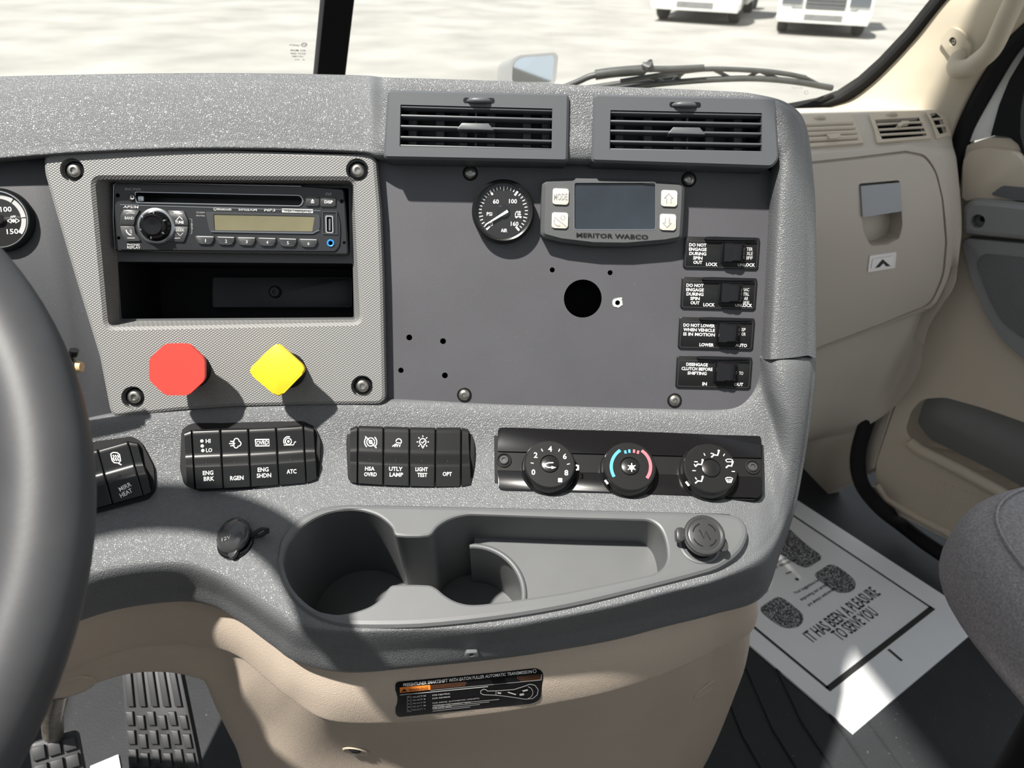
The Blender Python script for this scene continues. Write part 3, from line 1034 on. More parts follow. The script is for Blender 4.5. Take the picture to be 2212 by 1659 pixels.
mb.build('knob_rib', 'dark_chrome', vk)
# display
mb = MB()
mb.holed(G.poly([(866, 312), (1856, 336), (1858, 470), (1800, 506), (905, 492)], [20, 30, 40, 20, 30]), [G.poly([(936, 334), (1812, 352), (1792, 484), (944, 474)], 10)], 0.0014, 0.0024)
fd = mb.build('display_frame', 'radio_button', rad)
mb = MB()
G.line(mb, [(908, 484), (1790, 498), (1850, 470)], 8, 0.0027)
mb.build('frame_edge', 'dark_chrome', fd)
mb = MB()
mb.flat(G.poly([(930, 330), (1818, 346), (1798, 488), (940, 478)], 6), 0.0017)
mb.build('display_screen', 'lcd', rad)
for i in range(6):
    x = 780 + i * 179; y = 520 + i * 5
    pk = rkey('preset_key', G.poly([(x, y), (x + 160, y + 4), (x + 158, y + 58), (x + 130, y + 76), (x + 40, y + 74), (x + 6, y + 50)], [10, 14, 20, 20, 20, 16]), 0.0014, 0.0034, 'radio_button', 0.0009)
    mb = MB()
    G.text(mb, str(i + 1), x + 80, y + 42, 7 if i == 0 else 17, 28, 0.0036)
    G.line(mb, [(x + 8, y + 6), (x + 150, y + 10)], 6, 0.0036)
    mb.build('lettering', 'print_grey', pk)
mb = MB()
mb.holed(G.poly([(1878, 308), (2006, 312), (2012, 512), (1880, 508)], 8), [G.poly([(1886, 318), (1998, 321), (2003, 503), (1888, 499)], 6)], 0.0014, 0.0024)
ub = mb.build('usb_frame', 'radio_button', rad)
mb = MB()
mb.holed(G.poly([(1904, 346), (1972, 348), (1976, 500), (1908, 498)], 16), [G.poly([(1916, 358), (1962, 360), (1965, 490), (1918, 488)], 10)], 0.0014, 0.0026)
mb.build('usb_port', 'chrome', ub)
mb = MB(); mb.slab(G.rect(1932, 372, 1948, 476, 2), -0.010, 0.0010); mb.build('port_tongue', 'dark_chrome', ub)
c = G.p(1950, 586)
mb = MB()
mb.lathe([(34 * k, 0.0014), (34 * k, 0.0022), (28 * k, 0.0026), (20 * k, 0.0022), (18 * k, 0.0008)], 24, c.x, c.y, top=False)
ax = mb.build('aux_jack', 'blue_ring', rad)
for t_, x_, y_, w_, h_, z_, sh_r in (('ENC-PWR', 232, 116, 140, 22, 0.0004, 0), ('CLK', 1930, 156, 56, 22, 0.0004, 0.2), ('APS/M', 212, 270, 130, 22, 0.0017, 0.2)):
    mb = MB()
    G.text(mb, t_, x_, y_, w_, h_, z_, shear=sh_r)
    mb.build('lettering', 'print_grey', rad)
mb = MB()
G.text(mb, 'PHONE/', 236, 598, 110, 20, 0.0017)
G.text(mb, 'REPLAY', 238, 622, 116, 22, 0.0017)
mb.build('lettering', 'print_grey', rad)
mb = MB()
G.text(mb, 'Bluetooth', 1024, 288, 122, 24, 0.0017)
G.line(mb, arcpts(944, 288, 11, 0, 330, 10), 5, 0.0017, True)
mb.build('logo', 'print_grey', rad)
mb = MB()
G.text(mb, 'SiriusXM', 1226, 292, 160, 22, 0.0017)
mb.build('logo', 'print_grey', rad)
mb = MB()
G.text(mb, 'MP3', 1420, 296, 96, 24, 0.0017, shear=0.3)
mb.build('logo', 'print_grey', rad)
mb = MB()
G.line(mb, [(1524, 300), (1794, 306)], 34, 0.0016)
mb.build('logo', 'print_grey', rad)
mb = MB()
G.text(mb, 'WEATHERBAND', 1660, 303, 240, 20, 0.0018)
mb.build('logo', 'print_black', rad)
mb = MB()
G.text(mb, 'CD-R/RW', 818, 318, 76, 16, 0.0017)
G.text(mb, 'MP3/WMA', 818, 346, 76, 14, 0.0017)
G.line(mb, [(722, 372), (742, 376), (742, 500), (730, 504)], 4, 0.0017)
G.text(mb, 'ENT', 742, 440, 50, 16, 0.0019, rot=-math.pi / 2)
mb.build('small_lettering', 'print_dim', rad)

# ------------------------------------------------------------------ brake valve knobs
def valve_knob(name, label, px, py, poly_px, m, h, bpx, bpy):
    f = RP.frame(bpx, bpy)
    t = thing(name, label, 'knob', f.M, 'air brake valve knobs')
    pts = [f.l(x, y, h) for x, y in poly_px]
    pl = ccw(roundpoly(pts, 0.0035 if len(pts) == 8 else 0.0065, 5))
    cx = sum(p.x for p in pl) / len(pl); cy = sum(p.y for p in pl) / len(pl)
    back = [V((cx + (p.x - cx) * 0.72, cy + (p.y - cy) * 0.72)) for p in pl]
    mb = MB()
    mb.slab(pl, h - 0.005, h, 0.0012, 3)
    mb.wall(back, h - 0.016, pl, h - 0.005)
    mb.build('push_face', m, t, smooth=40)
    mb = MB()
    r = 0.0125
    # the neck leans from the base on the fascia to the face centre
    nk = [(0.0, 0.0, 0.0), (cx * 0.35, cy * 0.35, h * 0.35), (cx * 0.8, cy * 0.8, h - 0.014)]
    mb.tube([V(p) for p in nk], [r * 1.25, r * 1.15, r], 24)
    mb.build('knob_neck', 'matte_black', t, smooth=50)
    return t
HK = 0.034
def oct_px(cx, cy, rx, ry):
    return [(cx + rx * math.cos(R(22.5 + 45 * i)) / math.cos(R(22.5)), cy + ry * math.sin(R(22.5 + 45 * i)) / math.cos(R(22.5))) for i in range(8)]
valve_knob('trailer_brake_knob', 'red octagonal push-pull knob below the radio', 382, 798, oct_px(382, 798, 60, 56), 'red_plastic', HK, 416, 799)
valve_knob('parking_brake_knob', 'yellow diamond push-pull knob below the radio', 598, 800, [(598, 738), (664, 797), (602, 861), (533, 802)], 'yellow_plastic', HK, 622, 800)

# ------------------------------------------------------------------ air pressure gauge
Z4 = zoom(1000, 360, 1520, 560, 2212)
gf = CP.frame(*Z4(372, 425))
ga = thing('air_gauge', 'round black air pressure gauge with white needle near zero', 'gauge', gf.M)
G4 = ZF(gf, Z4)
k4 = G4.sc(372, 425, 0.012)
mb = MB()
rr = 290 * k4
mb.lathe([(rr, 0.0), (rr, 0.010), (rr * 0.985, 0.0128), (rr * 0.93, 0.0142), (rr * 0.87, 0.0135), (rr * 0.845, 0.011), (rr * 0.83, 0.009)], 64, top=False)
mb.build('bezel', 'satin_black', ga, smooth=40)
mb = MB(); mb.flat(circ(0, 0, rr * 0.84, 48), 0.0092); dl = mb.build('dial_face', 'matte_black', ga)
mb = MB()
def gp(a, r):
    return V((r * math.sin(R(a)), r * math.cos(R(a))))
for i in range(33):
    a = -138 + 276 * i / 32
    major = i in (0, 12, 20, 32)
    mid = i % 4 == 0
    mb.ribbon([gp(a, rr * (0.62 if major else 0.66 if mid else 0.69)), gp(a, rr * 0.78)], 0.0017 if major else 0.0007, 0.0095)
mb.build('scale_marking', 'print_white', dl)
mb = MB()
for t, x, y, w, h in (('60', 303, 320, 54, 40), ('100', 460, 318, 72, 40), ('PSI', 243, 435, 50, 32), ('0', 264, 527, 24, 36), ('160', 475, 525, 70, 40), ('AIR', 378, 586, 58, 32)):
    G4.text(mb, t, x, y, w, h, 0.0095)
for L in ([(482, 452), (482, 430), (496, 410), (506, 410), (506, 452)], [(478, 460), (540, 460)], [(522, 412), (522, 452)], [(514, 420), (522, 408), (530, 420)], [(512, 440), (534, 440)]):
    G4.line(mb, L, 7, 0.0095)
for x in (492, 528):
    G4.dot(mb, x, 464, 9, 0.0096)
mb.build('lettering', 'print_white', dl)
mb = MB(); mb.lathe([(rr * 0.20, 0.0092), (rr * 0.20, 0.0106), (rr * 0.17, 0.0112)], 28); hb = mb.build('needle_hub', 'satin_black', ga)
mb = MB()
a, b = G4.p(412, 408, 0.0108), G4.p(204, 536, 0.0108)
mb.slab([a + (b - a).orthogonal().normalized() * 0.0012, a - (b - a).orthogonal().normalized() * 0.0012, b - (b - a).orthogonal().normalized() * 0.0004, b + (b - a).orthogonal().normalized() * 0.0004], 0.0106, 0.0116)
mb.build('needle', 'print_white', ga)
mb = MB(); mb.flat(circ(0, 0, rr * 0.86, 40), 0.0128); mb.build('glass', 'gauge_glass', ga)

# ------------------------------------------------------------------ brake system display
bf = CP.frame(*Z4(1380, 420), *Z4(1600, 424))
bd = thing('brake_display', 'dark grey display unit with blank screen and four cream buttons', 'display', bf.M)
B = ZF(bf, Z4)
HB = 0.017
mb = MB()
bo = B.poly([(728, 118), (1000, 101), (1500, 108), (2046, 150), (2036, 400), (2018, 672), (1860, 700), (1500, 730), (1200, 726), (900, 690), (716, 640), (722, 380)], [60, 0, 0, 70, 0, 50, 0, 0, 0, 0, 50, 0], HB, n=7)
b2 = inset(bo, 0.003)
mb.holed(b2, [B.rect(1026, 150, 1766, 574, 20, HB)], 0, HB, wall=False)
mb.wall(ccw(bo), HB - 0.003, b2, HB)
mb.wall(inset(bo, -0.0005), 0.0, ccw(bo), HB - 0.003)
sr = ccw(B.rect(1026, 150, 1766, 574, 20, HB))
mb.wall(sr, HB - 0.002, sr, HB, True)
mb.build('housing', 'satin_black', bd, smooth=50).data.materials[0] = MATS['fascia_plain']
mb = MB(); mb.flat(B.rect(1022, 146, 1770, 578, 20, HB), HB - 0.0016); mb.build('screen', 'screen_dark', bd)
mb = MB()
srl = B.rect(1020, 144, 1772, 580, 24, HB)
mb.ribbon(ccw(srl), 0.0009, HB + 0.0002, True)
mb.build('screen_rim', 'dark_chrome', bd)
def bkey(x0, y0, x1, y1, sk):
    mb = MB()
    mb.slab(B.poly([(x0 + sk, y0), (x1, y0 + 6), (x1 - sk, y1), (x0, y1 - 6)], 22, HB), HB - 0.001, HB + 0.0016, 0.0006)
    return mb.build('key_button', 'cream_key', bd)
HT = HB + 0.0019
o = bkey(822, 200, 972, 352, 4); mb = MB(); B.text(mb, 'MODE', 898, 276, 124, 62, HT, rot=0.03); mb.build('lettering', 'print_dim', o)
o = bkey(814, 420, 966, 570, 4); mb = MB()
B.line(mb, [(836, 462), (950, 548)], 5, HT); B.line(mb, arcpts(880, 500, 44, 70, 200, 10), 6, HT)
for a in range(0, 360, 45):
    B.line(mb, [(918 + 14 * math.cos(R(a)), 468 + 14 * math.sin(R(a))), (918 + 26 * math.cos(R(a)), 468 + 26 * math.sin(R(a)))], 6, HT)
mb.build('icon_print', 'print_dim', o)
o = bkey(1818, 216, 1968, 370, 4); mb = MB(); B.line(mb, [(1872, 334), (1872, 290), (1852, 290), (1892, 246), (1930, 292), (1912, 292), (1912, 336)], 7, HT); mb.build('icon_print', 'print_dim', o)
o = bkey(1806, 434, 1956, 588, 4); mb = MB(); B.line(mb, [(1860, 468), (1858, 516), (1838, 516), (1876, 558), (1914, 518), (1896, 518), (1898, 470)], 7, HT, False); mb.build('icon_print', 'print_dim', o)
mb = MB()
B.text(mb, 'MERITOR WABCO', 1372, 636, 660, 40, HB + 0.0008, rot=-0.012, bold=0.02)
mb.build('raised_lettering', 'matte_black', bd)

# ------------------------------------------------------------------ guarded rocker switches
Z5 = zoom(1440, 490, 1680, 860, 1076)
GS = [
    ('guarded black rocker switch marked UNLOCK, topmost on the charcoal panel', (172, 92), ['DO NOT', 'ENGAGE', 'DURING', 'SPIN', 'OUT'], 302, 176, 42, 'LOCK', 'UNLOCK', ['TER', 'XLE', 'IFF'], 0),
    ('guarded black rocker switch marked UNLOCK, second on the charcoal panel', (146, 484), ['DO NOT', 'ENGAGE', 'DURING', 'SPIN', 'OUT'], 275, 176, 42, 'LOCK', 'UNLOCK', ['RAC', 'TRL', 'AR', 'IFF'], 1),
    ('guarded black rocker switch marked LOWER and AUTO', (122, 872), ['DO NOT LOWER', 'WHEN VEHICLE', 'IS IN MOTION'], 315, 305, 43, 'LOWER', 'AUTO', ['SP', 'OR'], 2),
    ('guarded black rocker switch marked IN and OUT, lowest on the panel', (98, 1250), ['DISENGAGE', 'CLUTCH BEFORE', 'SHIFTING'], 295, 300, 42, 'IN', 'OUT', ['TO'], 3)]
for lab, (x0, y0), left, tx, tw, dy, wl, wr, right, i in GS:
    f = CP.frame(*Z5(x0 + 365, y0 + 157), *Z5(x0 + 520, y0 + 162))
    t = thing('guarded_switch', lab, 'switch', f.M, 'guarded switches on the charcoal panel')
    S = ZF(f, Z5)
    def q(x, y):
        return (x0 + x, y0 + y)
    mb = MB()
    mb.slab(S.poly([q(4, 2), q(734, 14), q(712, 320), q(-12, 304)], 22, 0.002), 0, 0.002, 0.0007)
    mb.build('switch_plate', 'fascia_plain', t).data.materials[0] = MATS['satin_black']
    mb = MB()
    mb.ribbon(ccw(S.poly([q(22, 44), q(715, 54), q(697, 306), q(6, 292)], 14, 0.0022)), 0.0005, 0.0022, True)
    mb.build('plate_edge', 'radio_button', t)
    mb = MB()
    mb.slab(S.poly([q(200, 4), q(300, 2), q(700, 14), q(700, 40), q(380, 36), q(200, 32)], 8, 0.005), 0.001, 0.0055, 0.001)
    mb.build('guard_hinge', 'gloss_black', t)
    # the rocker: a slanted near facet and a bulged nose
    mb = MB()
    mb.slab(S.poly([q(362, 56), q(600, 60), q(596, 262), q(352, 266)], 18, 0.003), 0.001, 0.003, 0.0005)
    mb.build('rocker_well', 'gloss_black', t)
    mb = MB()
    a = S.p(*q(375, 165), 0.006); b = S.p(*q(600, 168), 0.006)
    y_t, y_b = S.p(*q(480, 64), 0.010).y, S.p(*q(480, 258), 0.010).y
    prof = []
    n = 12
    xs = [a.x, a.x + 0.0006, a.x + 0.0062, a.x + 0.0068] + [a.x + 0.0068 + (b.x - a.x - 0.0068) * j / n for j in range(1, n + 1)]
    zs = [0.001, 0.0085, 0.0100, 0.0100] + [0.0100 + 0.0016 * math.sin(math.pi * j / n) - 0.0075 * (j / n) ** 4 for j in range(1, n + 1)]
    vs, fs = [], []
    for x, z, j in zip(xs, zs, range(99)):
        e = max(0, j - 4) / n
        sh = 0.0010 * (j > 3) + 0.0045 * e ** 4
        vs += [V((x, y_b + sh, 0.001)), V((x, y_b + sh, z - 0.0008)), V((x, y_b + sh + 0.0012, z)), V((x, y_t - sh - 0.0012, z)), V((x, y_t - sh, z - 0.0008)), V((x, y_t - sh, 0.001))]
    m_ = len(xs)
    for j in range(m_ - 1):
        for l in range(5):
            fs.append((j * 6 + l, (j + 1) * 6 + l, (j + 1) * 6 + l + 1, j * 6 + l + 1))
    fs += [tuple(range(6)), tuple((m_ - 1) * 6 + l for l in range(6))[::-1]]
    mb.add(vs, fs)
    mb.build('rocker', 'gloss_black', t, smooth=30)
    mb = MB()
    yy = 84
    for j, line in enumerate(left):
        wdt = tw * len(line) / max(len(l) for l in left) if len(left) < 5 else {'DO NOT': 166, 'ENGAGE': 170, 'DURING': 164, 'SPIN': 90, 'OUT': 86}[line]
        S.text(mb, line, tx, y0 + yy + j * dy, wdt, 31, 0.0023, bold=0.02)
    mb.build('lettering', 'print_white', t)
    mb = MB()
    lx = {'LOCK': 265, 'LOWER': 265, 'IN': 270}[wl]
    S.text(mb, wl, x0 + lx, y0 + 271, {'LOCK': 110, 'LOWER': 138, 'IN': 44}[wl], 32, 0.0023, bold=0.02)
    mb.build('lettering', 'print_white', t)
    mb = MB()
    S.text(mb, wr, x0 + {'UNLOCK': 600, 'AUTO': 600, 'OUT': 600}[wr], y0 + 276, {'UNLOCK': 166, 'AUTO': 112, 'OUT': 86}[wr], 32, 0.0023, bold=0.02)
    mb.build('lettering', 'print_white', t)
    mb = MB()
    for j, line in enumerate(right):
        S.text(mb, line, x0 + 632 - (8 if i else 0), y0 + (168 if len(right) == 1 else 124) + j * 43, 20 * len(line), 32, 0.0023, bold=0.02)
    mb.build('worn_lettering', 'print_grey', t)

# ------------------------------------------------------------------ air vents
Z2 = zoom(800, 160, 1780, 920, 2139)
def vent(label, frame, opening, slats, tabx, wheel, vanes):
    f = CP.frame(*Z2(*frame[-2]), *Z2(*frame[-3]), h=0.0)
    f = CP.frame(*Z2((frame[0][0] + frame[1][0]) / 2, frame[2][1]), *Z2((frame[0][0] + frame[1][0]) / 2 + 200, frame[2][1] + 4))
    t = thing('air_vent', label, 'air vent', f.M, 'air vents above the charcoal panel')
    S = ZF(f, Z2)
    H = 0.031
    fo = S.poly(frame, 22, H, n=5)
    fi = inset(fo, 0.002)
    ob = ccw(S.poly(opening, 4, H))
    mb = MB()
    mb.holed(fi, [ob], 0, H, wall=False)
    mb.wall(ccw(fo), H - 0.002, fi, H)
    mb.wall(ccw(fo), 0.0, ccw(fo), H - 0.002)
    mb.wall(ob, H - 0.004, ob, H, True)
    mb.build('vent_frame', 'vent_grey', t, smooth=40)
    mb = MB()
    mb.wall(ob, H - 0.045, ob, H - 0.003, True)
    mb.flat(ob, H - 0.045)
    mb.build('duct', 'vent_dark', t)
    (xa, xb) = opening[0][0], opening[1][0]
    dy = (opening[1][1] - opening[0][1]) / (xb - xa)
    def bar(y, name='slat', m='vent_grey'):
        mb = MB()
        mb.slab(S.pts([(xa - 4, y - 5), (xb + 4, y - 5 + dy * (xb - xa)), (xb + 4, y + 6 + dy * (xb - xa)), (xa - 4, y + 6)], H - 0.001), H - 0.014, H - 0.001, 0.0006)
        return mb.build(name, m, t)
    for i, y in enumerate(slats):
        o = bar(y)
        if i == 2:
            x = tabx
            yc = y + dy * (x - xa)
            mb = MB()
            mb.slab(S.pts([(x - 88, yc + 7), (x - 84, yc - 2), (x - 66, yc - 24), (x + 60, yc - 22), (x + 82, yc + 4), (x + 86, yc + 12)], H + 0.003), H - 0.010, H + 0.003, 0.0008)
            mb.build('slat_tab', 'vent_grey', o)
    for x in vanes:
        mb = MB()
        mb.slab(S.pts([(x - 20, opening[0][1] + 6), (x + 20, opening[0][1] + 8), (x + 18, opening[3][1] + 8), (x - 22, opening[3][1] + 4)], H - 0.02), H - 0.040, H - 0.020, 0.0005)
        mb.build('vane', 'fascia_plain', t)
    mb = MB()
    mb.slab(S.pts([(tabx - 3, opening[0][1] + 6), (tabx + 6, opening[0][1] + 8), (tabx + 4, opening[3][1] + 8), (tabx - 5, opening[3][1] + 4)], H - 0.012), H - 0.018, H - 0.012, 0.0)
    mb.build('slat_link', 'fascia_plain', t)
    wx, wy = wheel
    mb = MB()
    mb.slab(S.poly([(wx - 74, wy - 12), (wx + 74, wy - 10), (wx + 74, wy + 16), (wx - 74, wy + 14)], 14, H), H - 0.003, H + 0.0002, 0.0)
    wo = mb.build('wheel_slot', 'satin_black', t)
    mb = MB()
    c = S.p(wx, wy, H + 0.003)
    k = S.sc(wx, wy, H)
    M = trans(V((c.x, c.y, H - 0.012))) @ Matrix.Rotation(math.pi / 2, 4, 'X')
    mb.tube([V((c.x - 56 * k, c.y, H - 0.001)), V((c.x - 44 * k, c.y, H + 0.0014)), V((c.x - 20 * k, c.y, H + 0.0026)), V((c.x + 20 * k, c.y, H + 0.0026)), V((c.x + 44 * k, c.y, H + 0.0014)), V((c.x + 56 * k, c.y, H - 0.001))],
            [0.0010, 0.0020, 0.0024, 0.0024, 0.0020, 0.0010], 14)
    mb.build('thumb_wheel', 'vent_grey', wo, smooth=40)
    return t
vent('grey louvred air vent between the plain brow and the second vent', [(80, 72), (938, 90), (932, 414), (60, 398)], [(142, 144), (858, 163), (855, 358), (138, 341)], [152, 194, 244, 296, 336], 497, (512, 123), (200, 330, 440, 570, 740, 830))
vent('grey louvred air vent at the rounded corner of the dashboard', [(1054, 92), (1912, 108), (1930, 400), (1896, 442), (1042, 414)], [(1132, 170), (1846, 184), (1846, 368), (1128, 357)], [178, 220, 266, 316, 354], 1494, (1484, 143), (1175, 1310, 1450, 1600, 1735))

# ------------------------------------------------------------------ rocker switch banks
ZB = zoom(180, 880, 1040, 1240, 2212)
def plane_on(s, cx, cy, dx, dy, lift=0.0):
    a, b = s.at(cx - dx, cy)[0], s.at(cx + dx, cy)[0]
    c, d = s.at(cx, cy - dy)[0], s.at(cx, cy + dy)[0]
    n = (b - a).cross(c - d).normalized()
    if n.dot(CAM - a) < 0:
        n = -n
    return Pl((a + b + c + d) / 4 + n * lift, n)

def rocker_z(v):
    if v < 0.05: return 0.0052 + 0.0022 * (max(v, 0) / 0.05) ** 0.5
    if v < 0.40: return 0.0074 - 0.0026 * ((v - 0.05) / 0.35)
    if v < 0.46: return 0.0048
    if v < 0.62: return 0.0048 + 0.0048 * ((v - 0.46) / 0.16)
    if v < 0.65: return 0.0096
    return 0.0096 - 0.0034 * ((v - 0.65) / 0.35)
def bank(label, well, tops, bots, marks, ends, smooth_mid=0.48):
    """tops/bots: rocker boundaries along the upper and lower edge, in zoom pixels"""
    cx = (tops[0][0] + tops[-1][0] + bots[0][0] + bots[-1][0]) / 4
    cy = (tops[0][1] + tops[-1][1] + bots[0][1] + bots[-1][1]) / 4
    pcx, pcy = ZB(cx, cy)
    wpx = [ZB(*p) for p in well]
    xs = [p[0] for p in wpx]; ys = [p[1] for p in wpx]
    pl = plane_on(s_low, pcx, pcy, (max(xs) - min(xs)) * 0.42, (max(ys) - min(ys)) * 0.42, 0.0005)
    f = pl.frame(pcx, pcy, *ZB((tops[-1][0] + bots[-1][0]) / 2, (tops[-1][1] + bots[-1][1]) / 2))
    t = thing('switch_bank', label, 'switch bank', f.M, 'rocker switch banks on the ledge')
    S = ZF(f, ZB)
    mb = MB()
    wo = S.poly(well, 22, 0.002, n=5)
    mb.slab(wo, -0.006, 0.002, 0.0012)
    mb.build('well_shadow_frame', 'matte_black', t, smooth=45)  # raised black slab; its black stands in for the shadow of a sunken well
    HR = 0.0075
    def rocker(i, name='rocker_switch', m='satin_black', gap=3.0):
        # a rocker as seen from the side: hollow upper half, ridge across the middle, sloping lower half
        a, b = tops[i], tops[i + 1]
        c, d = bots[i + 1], bots[i]
        n = 30
        rows = []
        for j in range(n + 1):
            v = j / n
            z = rocker_z(v)
            l = V((a[0] + (d[0] - a[0]) * v + gap, a[1] + (d[1] - a[1]) * v))
            r = V((b[0] + (c[0] - b[0]) * v - gap, b[1] + (c[1] - b[1]) * v))
            rows.append((S.p(l.x, l.y, z), S.p(r.x, r.y, z), z))
        vs, fs = [], []
        for l, r, z in rows:
            e = (r - l) * 0.035
            vs += [V((l.x, l.y, 0.001)), V((l.x, l.y, z - 0.0006)), V((l.x + e.x, l.y + e.y, z)), V((r.x - e.x, r.y - e.y, z)), V((r.x, r.y, z - 0.0006)), V((r.x, r.y, 0.001))]
        for j in range(n):
            for q_ in range(5):
                fs.append((j * 6 + q_, (j + 1) * 6 + q_, (j + 1) * 6 + q_ + 1, j * 6 + q_ + 1))
        fs += [tuple(range(6)), tuple(n * 6 + q_ for q_ in range(6))[::-1]]
        mb = MB()
        mb.add(vs, fs)
        return mb.build(name, m, t, smooth=24)
    for i in range(len(tops) - 1):
        o = rocker(i, 'end_cap' if i in ends else 'rocker_switch')
        if i in marks:
            mb = MB()
            marks[i](mb, S)
            yt = (S.p(*tops[i], 0.006).y + S.p(*tops[i + 1], 0.006).y) / 2
            yb = (S.p(*bots[i], 0.006).y + S.p(*bots[i + 1], 0.006).y) / 2
            for v_ in mb.v:
                u_ = (yt - v_.y) / (yt - yb)
                v_.z = max(rocker_z(u_ - 0.012), rocker_z(u_), rocker_z(u_ + 0.012)) + 0.0003
            ym = yt + (yb - yt) * 0.52
            for nm_, up_ in (('icon_marking', True), ('lettering', False)):
                m2 = MB()
                m2.v = mb.v
                m2.f = [f_ for f_ in mb.f if (mb.v[f_[0]].y > ym) == up_]
                used = sorted({i_ for f_ in m2.f for i_ in f_})
                if used:
                    mp_ = {a_: b_ for b_, a_ in enumerate(used)}
                    m2.v = [mb.v[a_] for a_ in used]
                    m2.f = [tuple(mp_[i_] for i_ in f_) for f_ in m2.f]
                    m2.build(nm_, 'print_white', o)
        if i not in ends:
            u = 0.5
            a, b = tops[i], tops[i + 1]; c, d = bots[i + 1], bots[i]
            mx = (a[0] + b[0] + c[0] + d[0]) / 4 - 1
            my = ((a[1] + b[1]) * 0.42 + (c[1] + d[1]) * 0.58) / 2
            q_ = S.p(mx, my, 0.0066)
            mb = MB()
            mb.lathe([(0.0014, 0.0060), (0.0013, 0.0076), (0.0007, 0.0083), (0.00001, 0.0084)], 12, q_.x, q_.y)
            mb.build('pilot_lamp', 'satin_black', o, smooth=60)
    return t

UZ, LZ = 0.0066, 0.0080          # heights of the printed marks on the upper and lower half
def lines_text(mb, S, L, cx, cy, wmax, dy=34, hh=24, rot=0.0, z=LZ):
    for j, s_ in enumerate(L):
        S.text(mb, s_, cx + (j * 3), cy + (j - (len(L) - 1) / 2) * dy, wmax * len(s_) / max(len(q_) for q_ in L), hh, z + 0.0006, rot, bold=0.014)
def icon(mb, S, strokes, w=6, z=UZ + 0.0006):
    for L in strokes:
        S.line(mb, L, w, z)

def m_engbrk(mb, S):
    for x, y in ((657, 186), (658, 213), (660, 238)):
        S.dot(mb, x, y, 9, UZ + 0.0008)
    S.text(mb, 'HI', 692, 186, 26, 22, UZ + 0.0008)
    S.text(mb, 'LO', 695, 236, 34, 22, UZ + 0.0008)
    lines_text(mb, S, ['ENG', 'BRK'], 694, 380, 58, 32, 24)
def m_rgen(mb, S):
    icon(mb, S, [arcpts(850, 186, 14, 170, 360), arcpts(860, 200, 14, -80, 80), arcpts(846, 212, 12, 0, 190), [(808, 200), (838, 200)], [(815, 188), (838, 188)], [(815, 212), (838, 212)], [(828, 190), (840, 200), (828, 210)]], 5)
    lines_text(mb, S, ['RGEN'], 852, 392, 74)
def m_shdn(mb, S):
    icon(mb, S, [[(955, 178), (1030, 177), (1031, 212), (956, 213), (955, 178)]], 6)
    S.text(mb, 'OVRD', 993, 195, 66, 24, UZ + 0.0008)
    lines_text(mb, S, ['ENG', 'SHDN'], 1000, 362, 80, 32)
def m_atc(mb, S):
    icon(mb, S, [arcpts(1138, 188, 17, 0, 350, 18), arcpts(1138, 188, 26, 150, 290), [(1112, 208), (1166, 207), (1172, 192), (1180, 190)], arcpts(1138, 188, 5, 0, 340, 8)], 5)
    lines_text(mb, S, ['ATC'], 1157, 356, 54)
bank('bank of four black rocker switches, first one marked ENG BRK', [(545, 120), (600, 88), (1222, 76), (1290, 110), (1318, 190), (1308, 405), (1258, 442), (640, 466), (560, 430), (536, 340)],
     [(556, 140), (600, 124), (760, 118), (915, 114), (1070, 108), (1222, 98), (1282, 116)], [(572, 438), (620, 452), (776, 448), (930, 440), (1086, 430), (1238, 420), (1300, 398)],
     {1: m_engbrk, 2: m_rgen, 3: m_shdn, 4: m_atc}, (0, 5))
def m_hsa(mb, S):
    icon(mb, S, [arcpts(1596, 190, 22, 0, 350, 18), arcpts(1596, 190, 34, 130, 230), arcpts(1596, 190, 34, -50, 50), [(1566, 160), (1628, 222)], arcpts(1596, 190, 9, 0, 340, 8)], 5)
    lines_text(mb, S, ['HSA', 'OVRD'], 1592, 356, 70, 30, 22)
def m_utly(mb, S):
    icon(mb, S, [arcpts(1752, 188, 15, 180, 400), [(1738, 194), (1764, 196)], [(1736, 200), (1716, 214)], [(1742, 202), (1728, 216)], [(1750, 202), (1742, 216)], [(1760, 202), (1756, 216)]], 5)
    lines_text(mb, S, ['UTLY', 'LAMP'], 1736, 358, 74, 30, 22)
def m_light(mb, S):
    icon(mb, S, [arcpts(1886, 190, 18, 110, 430, 16), [(1880, 208), (1880, 216), (1892, 216), (1892, 208)], [(1878, 190), (1884, 197), (1896, 184)]] +
         [[(1886 + 26 * math.cos(R(a)), 190 + 26 * math.sin(R(a))), (1886 + 34 * math.cos(R(a)), 190 + 34 * math.sin(R(a)))] for a in range(0, 360, 45)], 5)
    lines_text(mb, S, ['LIGHT', 'TEST'], 1880, 360, 68, 30, 22)
def m_opt(mb, S):
    lines_text(mb, S, ['OPT'], 2022, 370, 50, 30, 22)
bank('bank of four black rocker switches, last one marked OPT', [(1460, 190), (1475, 100), (1530, 80), (2105, 84), (2150, 110), (2172, 200), (2166, 420), (2130, 450), (1520, 430), (1470, 400)],
     [(1480, 118), (1525, 102), (1668, 106), (1812, 110), (1958, 112), (2100, 112), (2142, 122)], [(1478, 408), (1522, 420), (1666, 430), (1812, 436), (1954, 440), (2098, 440), (2156, 428)],
     {1: m_hsa, 2: m_utly, 3: m_light, 4: m_opt}, (0, 5))
def m_mirr(mb, S):
    icon(mb, S, [[(152, 258), (166, 250), (188, 252), (200, 262), (204, 296), (194, 308), (168, 306), (158, 294), (152, 258)], [(192, 310), (208, 318)]] +
         [[(164 + 12 * j, 264), (170 + 12 * j, 274), (164 + 12 * j, 284), (172 + 12 * j, 296)] for j in range(3)], 6)
    lines_text(mb, S, ['MIRR', 'HEAT'], 232, 458, 72, 34, 26, 0.24)
